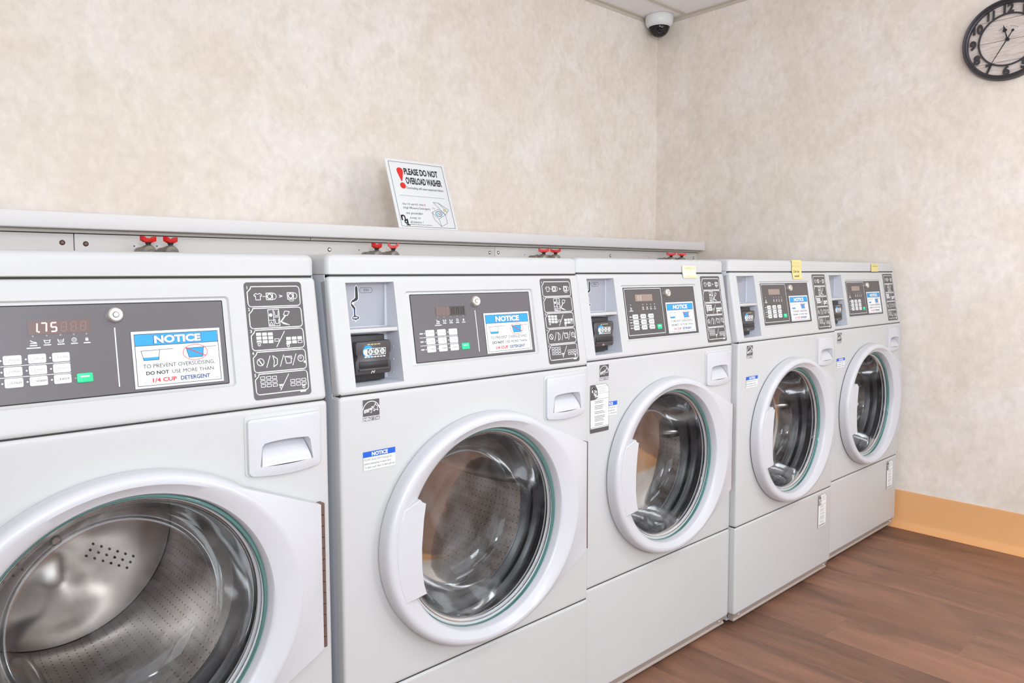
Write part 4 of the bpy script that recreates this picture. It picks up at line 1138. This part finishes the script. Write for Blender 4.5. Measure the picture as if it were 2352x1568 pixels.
# ------------------------------------------------------------------ notes stuck on the last three washers
def note(i, x0, x1, s0, s1, m, label, kind):
    px, py, pz = POS[i]
    t = empty('sticky_note', (px, py, pz), label, 'note', 'taped paper notes')
    def fr(u, v, w=0.0):
        if v < PH: p = fr_panel(u, v, w+0.0022)
        else: p = (u, YT-0.0022-w+0.0006, ZM+PH*ct+(v-PH))
        return p
    g = Decal(fr, w0=0.0)
    g.fr = fr
    n = 8
    vs = []; fs = []
    for k in range(n+1):
        v = s0+(s1-s0)*k/n
        if abs(v-PH) < (s1-s0)/n*0.5: v = PH
        sh = (v-s0)/(s1-s0)*(-0.004)
        vs += [fr(x0+sh, v), fr(x1+sh, v), fr(x1+sh, v, -0.0003), fr(x0+sh, v, -0.0003)]
    for k in range(n):
        a = k*4; c_ = a+4
        fs += [(a, a+1, c_+1, c_), (a+1, a+2, c_+2, c_+1), (a+2, a+3, c_+3, c_+2), (a+3, a, c_, c_+3)]
    fs += [(0, 1, 2, 3), (n*4, n*4+1, n*4+2, n*4+3)]
    g.add(vs, fs, m)
    o = g.build('paper', t, 60)
    g = Decal(fr, w0=0.0004)
    cx = (x0+x1)/2; wd = x1-x0
    if kind == 'used':
        g.text('Can be', x0+wd*0.10, x1-wd*0.28, s0+0.0235, s0+0.0325, BLACKINK, 1, 0.0, 0.2)
        g.text('used', x0+wd*0.18, x1-wd*0.34, s0+0.0075, s0+0.0165, BLACKINK, 1, 0.0, 0.2)
        g.line([(x0+0.001, s0+0.0455), (x0+0.005, s0+0.0460)], 0.0012, BLACKINK, 1)
        g.line([(x0+0.010, s0+0.0450), (x1-0.012, s0+0.0440)], 0.0005, GREYINK, 1)
        g.line([(x0+0.010, s0+0.0500), (x1-0.016, s0+0.0495)], 0.0005, GREYINK, 1)
        for k in range(4): g.rect(x0+0.006+0.012*k, x0+0.013+0.012*k, s0+0.0580, s0+0.0590, GREYINK, 1)
    elif kind == 'pale':
        g.rect(x0+0.010, x1-0.006, s1-0.009, s1-0.003, NOTEPALE2, 1); g.rect(x0+0.012, x1, s0+0.001, s0+0.006, NOTEPALE2, 1)
        for k in range(3): g.rect(x0+0.016+0.010*k, x0+0.022+0.010*k, s0+0.0052, s0+0.0060, GREYINK, 2)
        g.rect(x0+0.020, x0+0.026, s1-0.007, s1-0.0062, GREYINK, 2); g.rect(x0+0.030, x0+0.038, s1-0.007, s1-0.0062, GREYINK, 2)
    else:
        g.rect(x0+0.006, x1-0.010, s0+0.0205, s0+0.0220, SCREWMAT, 1)
        g.rect(x0+0.012, x1-0.022, s0+0.0265, s0+0.0273, GREYINK, 1)
    g.build('handwriting', t, 60)
note(2, 0.460, 0.530, 0.2100, 0.2465, NOTEPALE, 'pale washed-out taped note on the middle washer', 'pale')
note(3, 0.404, 0.474, 0.1985, 0.2665, NOTEY, 'yellow note handwritten Can be used, hanging over the fourth washer', 'used')
note(4, 0.437, 0.507, 0.2270, 0.2575, NOTEY, 'small yellow note on the top cover of the last washer', 'small')

# ------------------------------------------------------------------ overload sign on the shelf
sg = empty('shelf_sign', (1.530, 1.040, 1.3005), 'white slanted sign saying please do not overload washer, standing on the shelf', 'sign')
SW, SH = 0.272, 0.276; ta = math.atan2(0.092, 0.259)
frs = lambda u, v, w=0.0: (u, v*sin(ta)-w*cos(ta), v*cos(ta)+w*sin(ta))
b = MB()
b.prism(rrect(0, SW, 0.001, SH, 0.002), frs, -0.0022, 0.0, PAPER, 0.0004)
b.build('board', sg)
b = MB()
hy = 0.10
b.prism([(0.001, 0.0), (0.010, 0.0), (0.10, 0.0), (0.10, 0.003), (0.012, 0.003), (0.0965, 0.238), (0.0935, 0.239), (0.006, 0.006)], lambda u, v, w: (w+0.09, u+0.002, v), 0.0, 0.09, mat('clear_acrylic_frosted', (0.75, 0.77, 0.78), 0.2), 0.0)
b.build('back_support', sg)
g = Decal(frs)
X = lambda u: u*SW
Z = lambda v: SH*(1-v)
g.line([(X(0.05), Z(0.975)), (X(0.955), Z(0.975)), (X(0.955), Z(0.04)), (X(0.05), Z(0.04))], 0.0015, LABELGREY, 0, True)
ex = [(0.205, 0.32), (0.165, 0.19), (0.162, 0.155), (0.18, 0.13), (0.215, 0.12), (0.25, 0.13), (0.265, 0.155), (0.262, 0.19), (0.222, 0.32)]
g.poly([(X(u-0.005), Z(v)) for u, v in ex], REDINK, 0)
g.disc(X(0.21), Z(0.385), 0.0125, REDINK, 0)
g.text('PLEASE DO NOT', X(0.275), X(0.85), Z(0.218), Z(0.120), BLACKINK, 0, 0.035)
g.text('OVERLOAD WASHER', X(0.275), X(0.885), Z(0.355), Z(0.255), BLACKINK, 0, 0.035)
g.text('Overloading will cause equipment failure.', X(0.26), X(0.895), Z(0.438), Z(0.395), BLACKINK, 0)
g.line([(X(0.12), Z(0.53)), (X(0.88), Z(0.53))], 0.0009, LABELGREY, 0)
g.text('Use 1/4 cup H.E. Only', X(0.135), X(0.485), Z(0.672), Z(0.637), BLACKINK, 0)
g.text('!', X(0.500), X(0.512), Z(0.672), Z(0.635), REDINK, 0, 0.03)
g.text('(High Efficiency Detergent)', X(0.135), X(0.58), Z(0.728), Z(0.692), BLACKINK, 0)
g.text('no powder', X(0.16), X(0.445), Z(0.81), Z(0.762), LABELGREY, 0, 0.0, 0.3)
g.text('soap in', X(0.205), X(0.385), Z(0.872), Z(0.832), LABELGREY, 0, 0.0, 0.3)
g.text('drawers !', X(0.20), X(0.42), Z(0.925), Z(0.890), LABELGREY, 0, 0.0, 0.3)
na_logo(g, X(0.130), Z(0.890), 0.038, BLACKINK, 0)
g.text('National Apartment Laundries', X(0.205), X(0.555), Z(0.956), Z(0.936), BLACKINK, 0)
# little drawing of an open washer
g.line([(X(u), Z(v)) for u, v in ((0.60, 0.755), (0.72, 0.70), (0.83, 0.775), (0.70, 0.845))], 0.0011, BLACKINK, 1, True)
g.line([(X(u), Z(v)) for u, v in ((0.60, 0.755), (0.62, 0.85), (0.715, 0.955), (0.83, 0.905), (0.83, 0.775))], 0.0011, BLACKINK, 1)
g.line([(X(0.70), Z(0.845)), (X(0.715), Z(0.955))], 0.0011, BLACKINK, 1)
g.line([(X(u), Z(v)) for u, v in ((0.66, 0.60), (0.745, 0.605), (0.905, 0.70), (0.83, 0.775), (0.745, 0.69))], 0.0011, BLACKINK, 1, True)
g.line([(X(0.745), Z(0.605)), (X(0.87), Z(0.735))], 0.0009, BLACKINK, 1)
g.disc(X(0.835), Z(0.71), 0.0050, NOTEY, 2); g.ring(X(0.835), Z(0.71), 0.0056, 0.0007, BLACKINK, 3)
g.ring(X(0.715), Z(0.77), 0.0155, 0.0018, BLUEINK, 2, 0.0115); g.ring(X(0.715), Z(0.77), 0.0130, 0.0007, BLACKINK, 3, 0.0095)
g.disc(X(0.700), Z(0.768), 0.0028, GREENKEY, 2); g.disc(X(0.732), Z(0.772), 0.0028, REDINK, 2); g.disc(X(0.716), Z(0.762), 0.0022, NOTEY, 2)
for k in range(3): g.line([(X(0.625+0.018*k), Z(0.675+0.004*k)), (X(0.637+0.016*k), Z(0.70))], 0.0010, BLUEINK, 1)
g.build('sign_print', sg)

# ------------------------------------------------------------------ dome camera in the corner
cx_, cy_ = 3.400, 1.283
t = empty('security_camera', (cx_, cy_, H), 'white dome security camera with dark bubble in the ceiling corner', 'camera')
b = MB(); b.lathe([(0.0, 0.0), (0.070, 0.0), (0.0745, -0.006), (0.0755, -0.020), (0.0735, -0.038), (0.068, -0.052), (0.060, -0.058), (0.0555, -0.0585), (0.0545, -0.052)], (0, 0, 0), 'z', CAMWHITE, 56, True)
b.build('housing', t, 60)
b = MB(); b.lathe([(0.0555, -0.0575)]+[(0.0555*cos(radians(a)), -0.0575-0.055*sin(radians(a))) for a in range(6, 90, 7)]+[(0.0003, -0.1125)], (0, 0, 0), 'z', DOMEGLASS, 48)
b.build('dome', t, 80)['label'] = 'smoked camera bubble'
b = MB()
b.lathe([(0.0, -0.052), (0.050, -0.052), (0.050, -0.056)], (0, 0, 0), 'z', BLACKPL2, 30)
b.lathe([(0.0, -0.050), (0.030, -0.056), (0.040, -0.070), (0.038, -0.085), (0.024, -0.097), (0.0003, -0.101)], (0, 0, 0), 'z', BLACKPL, 28)
ld = Vector((-0.68, -0.62, -0.38)).normalized(); p0 = Vector((0, 0, -0.075))
b.tube([p0+ld*0.012, p0+ld*0.036, p0+ld*0.043], [0.016, 0.015, 0.012], BLACKPL, 20); b.tube([p0+ld*0.0431, p0+ld*0.0436], 0.0075, BLACKINK, 16)
b.build('lens_unit', t, 50)
b = MB(); b.loft([[(0.0575*cos(2*pi*k/56)*s_, 0.0575*sin(2*pi*k/56)*s_, z_) for k in range(56)] for s_, z_ in ((1.0, -0.058), (1.03, -0.0595), (1.0, -0.0625), (0.965, -0.0600))], CAMWHITE)
b.build('trim_ring', t, 60)

# ------------------------------------------------------------------ wall clock
CY, CZk, CR = -0.339, 2.050, 0.158
t = empty('wall_clock', (WR, CY, CZk), 'round dark metal wall clock with weathered plank face', 'clock')
frc = lambda u, v, w=0.0: (-w, -u, v)
b = MB(); n = 96
def cring(r, w): return [frc(r*cos(2*pi*k/n), r*sin(2*pi*k/n), w) for k in range(n)]
b.loft([cring(r, w) for r, w in ((0.150, 0.001), (0.1575, 0.003), (0.1585, 0.016), (0.1560, 0.028), (0.1530, 0.037), (0.1490, 0.040), (0.1450, 0.037), (0.1435, 0.029), (0.1415, 0.026), (0.1385, 0.025), (0.1375, 0.012))], CLOCKMETAL)
b.build('rim', t, 50)
b = MB(); b.fill(circ(0, 0, 0.150, n), [], frc, 0.010, CLOCKFACE); b.fill(circ(0, 0, 0.150, n), [], frc, 0.002, CLOCKFACE); b.walls(circ(0, 0, 0.150, n), frc, 0.002, 0.010, CLOCKFACE)
b.build('face', t)
g = Decal(frc, w0=0.0104)
for zz in (0.082, 0.0, -0.082):
    hw = math.sqrt(0.138**2-zz*zz); g.line([(-hw, zz), (hw, zz)], 0.0014, LABELGREY, 0)
for k in range(11):
    if k == 5: continue
    a = radians(128-7.5*k); g.rect(0.052*cos(a)-0.0018, 0.052*cos(a)+0.0018, 0.052*sin(a)-0.0015, 0.052*sin(a)+0.0015, GREYINK, 1)
g.rect(-0.012, 0.018, -0.056, -0.0555, GREYINK, 1); g.rect(-0.018, 0.012, -0.061, -0.0605, GREYINK, 1); g.rect(-0.006, 0.008, -0.066, -0.0655, GREYINK, 1)
g.build('face_print', t)
b = MB(); b.prism(circ(0, 0, 0.1030, n), frc, 0.014, 0.0174, CLOCKMETAL, 0, [circ(0, 0, 0.0965, n)])
b.build('inner_ring', t, 50)
for h_ in range(1, 13):
    vs, fs, asp = text_geo(str(h_), 0.045)
    a = radians(90-30*h_); rr0 = 0.1200
    two = h_ >= 10
    wd = 0.035 if two else 0.0235; ht = 0.0385
    if h_ == 11: wd = 0.025
    b = MB(); cxk, czk = rr0*cos(a), rr0*sin(a)
    pts0 = [frc(cxk+(u-0.5)*wd, czk+(v-0.5)*ht, 0.018) for u, v in vs]; pts1 = [frc(cxk+(u-0.5)*wd, czk+(v-0.5)*ht, 0.0145) for u, v in vs]
    b.add(pts0, fs, CLOCKMETAL); b.add(pts1, fs, CLOCKMETAL)
    cnt = {}
    for f_ in fs:
        for i in range(len(f_)):
            e = (f_[i], f_[(i+1) % len(f_)]); k_ = tuple(sorted(e)); cnt[k_] = cnt.get(k_, 0)+1
    b.add(pts0+pts1, [(e[0], e[1], e[1]+len(vs), e[0]+len(vs)) for e, c_ in cnt.items() if c_ == 1], CLOCKMETAL)
    b.build('numeral', t, 50)
def hand(name, ang, ln, tail, wid, w0, spade):
    b = MB(); d = Vector((cos(ang), sin(ang))); nrm = Vector((-d.y, d.x))
    P = lambda s_, t_: tuple(d*s_+nrm*t_)
    if spade:
        q = [P(0, -wid*0.5), P(ln*0.50, -wid*0.4), P(ln*0.55, -wid*1.5), P(ln*0.64, -wid*1.7), P(ln*0.72, -wid*0.8), P(ln, 0), P(ln*0.72, wid*0.8), P(ln*0.64, wid*1.7), P(ln*0.55, wid*1.5), P(ln*0.50, wid*0.4), P(0, wid*0.5)]
    else:
        q = [P(-tail, -wid*0.35), P(0, -wid*0.5), P(ln, -wid*0.2), P(ln, wid*0.2), P(0, wid*0.5), P(-tail, wid*0.35)]
    b.prism(q, frc, w0, w0+0.0012, CLOCKBLACK)
    if tail: c = d*(-tail-0.003); b.prism([(c.x+0.0050*cos(2*pi*k/16), c.y+0.0050*sin(2*pi*k/16)) for k in range(16)], frc, w0, w0+0.0012, CLOCKBLACK)
    b.build(name, t)
hand('hour_hand', radians(105), 0.060, 0.0, 0.0045, 0.0195, True)
hand('minute_hand', radians(90-30*7.03), 0.118, 0.032, 0.0040, 0.0215, False)
b = MB(); b.lathe([(0.0, -0.026), (0.005, -0.026), (0.0065, -0.022), (0.0065, -0.011)], (0, 0, 0), 'x', CLOCKBLACK, 20); b.build('hub', t)
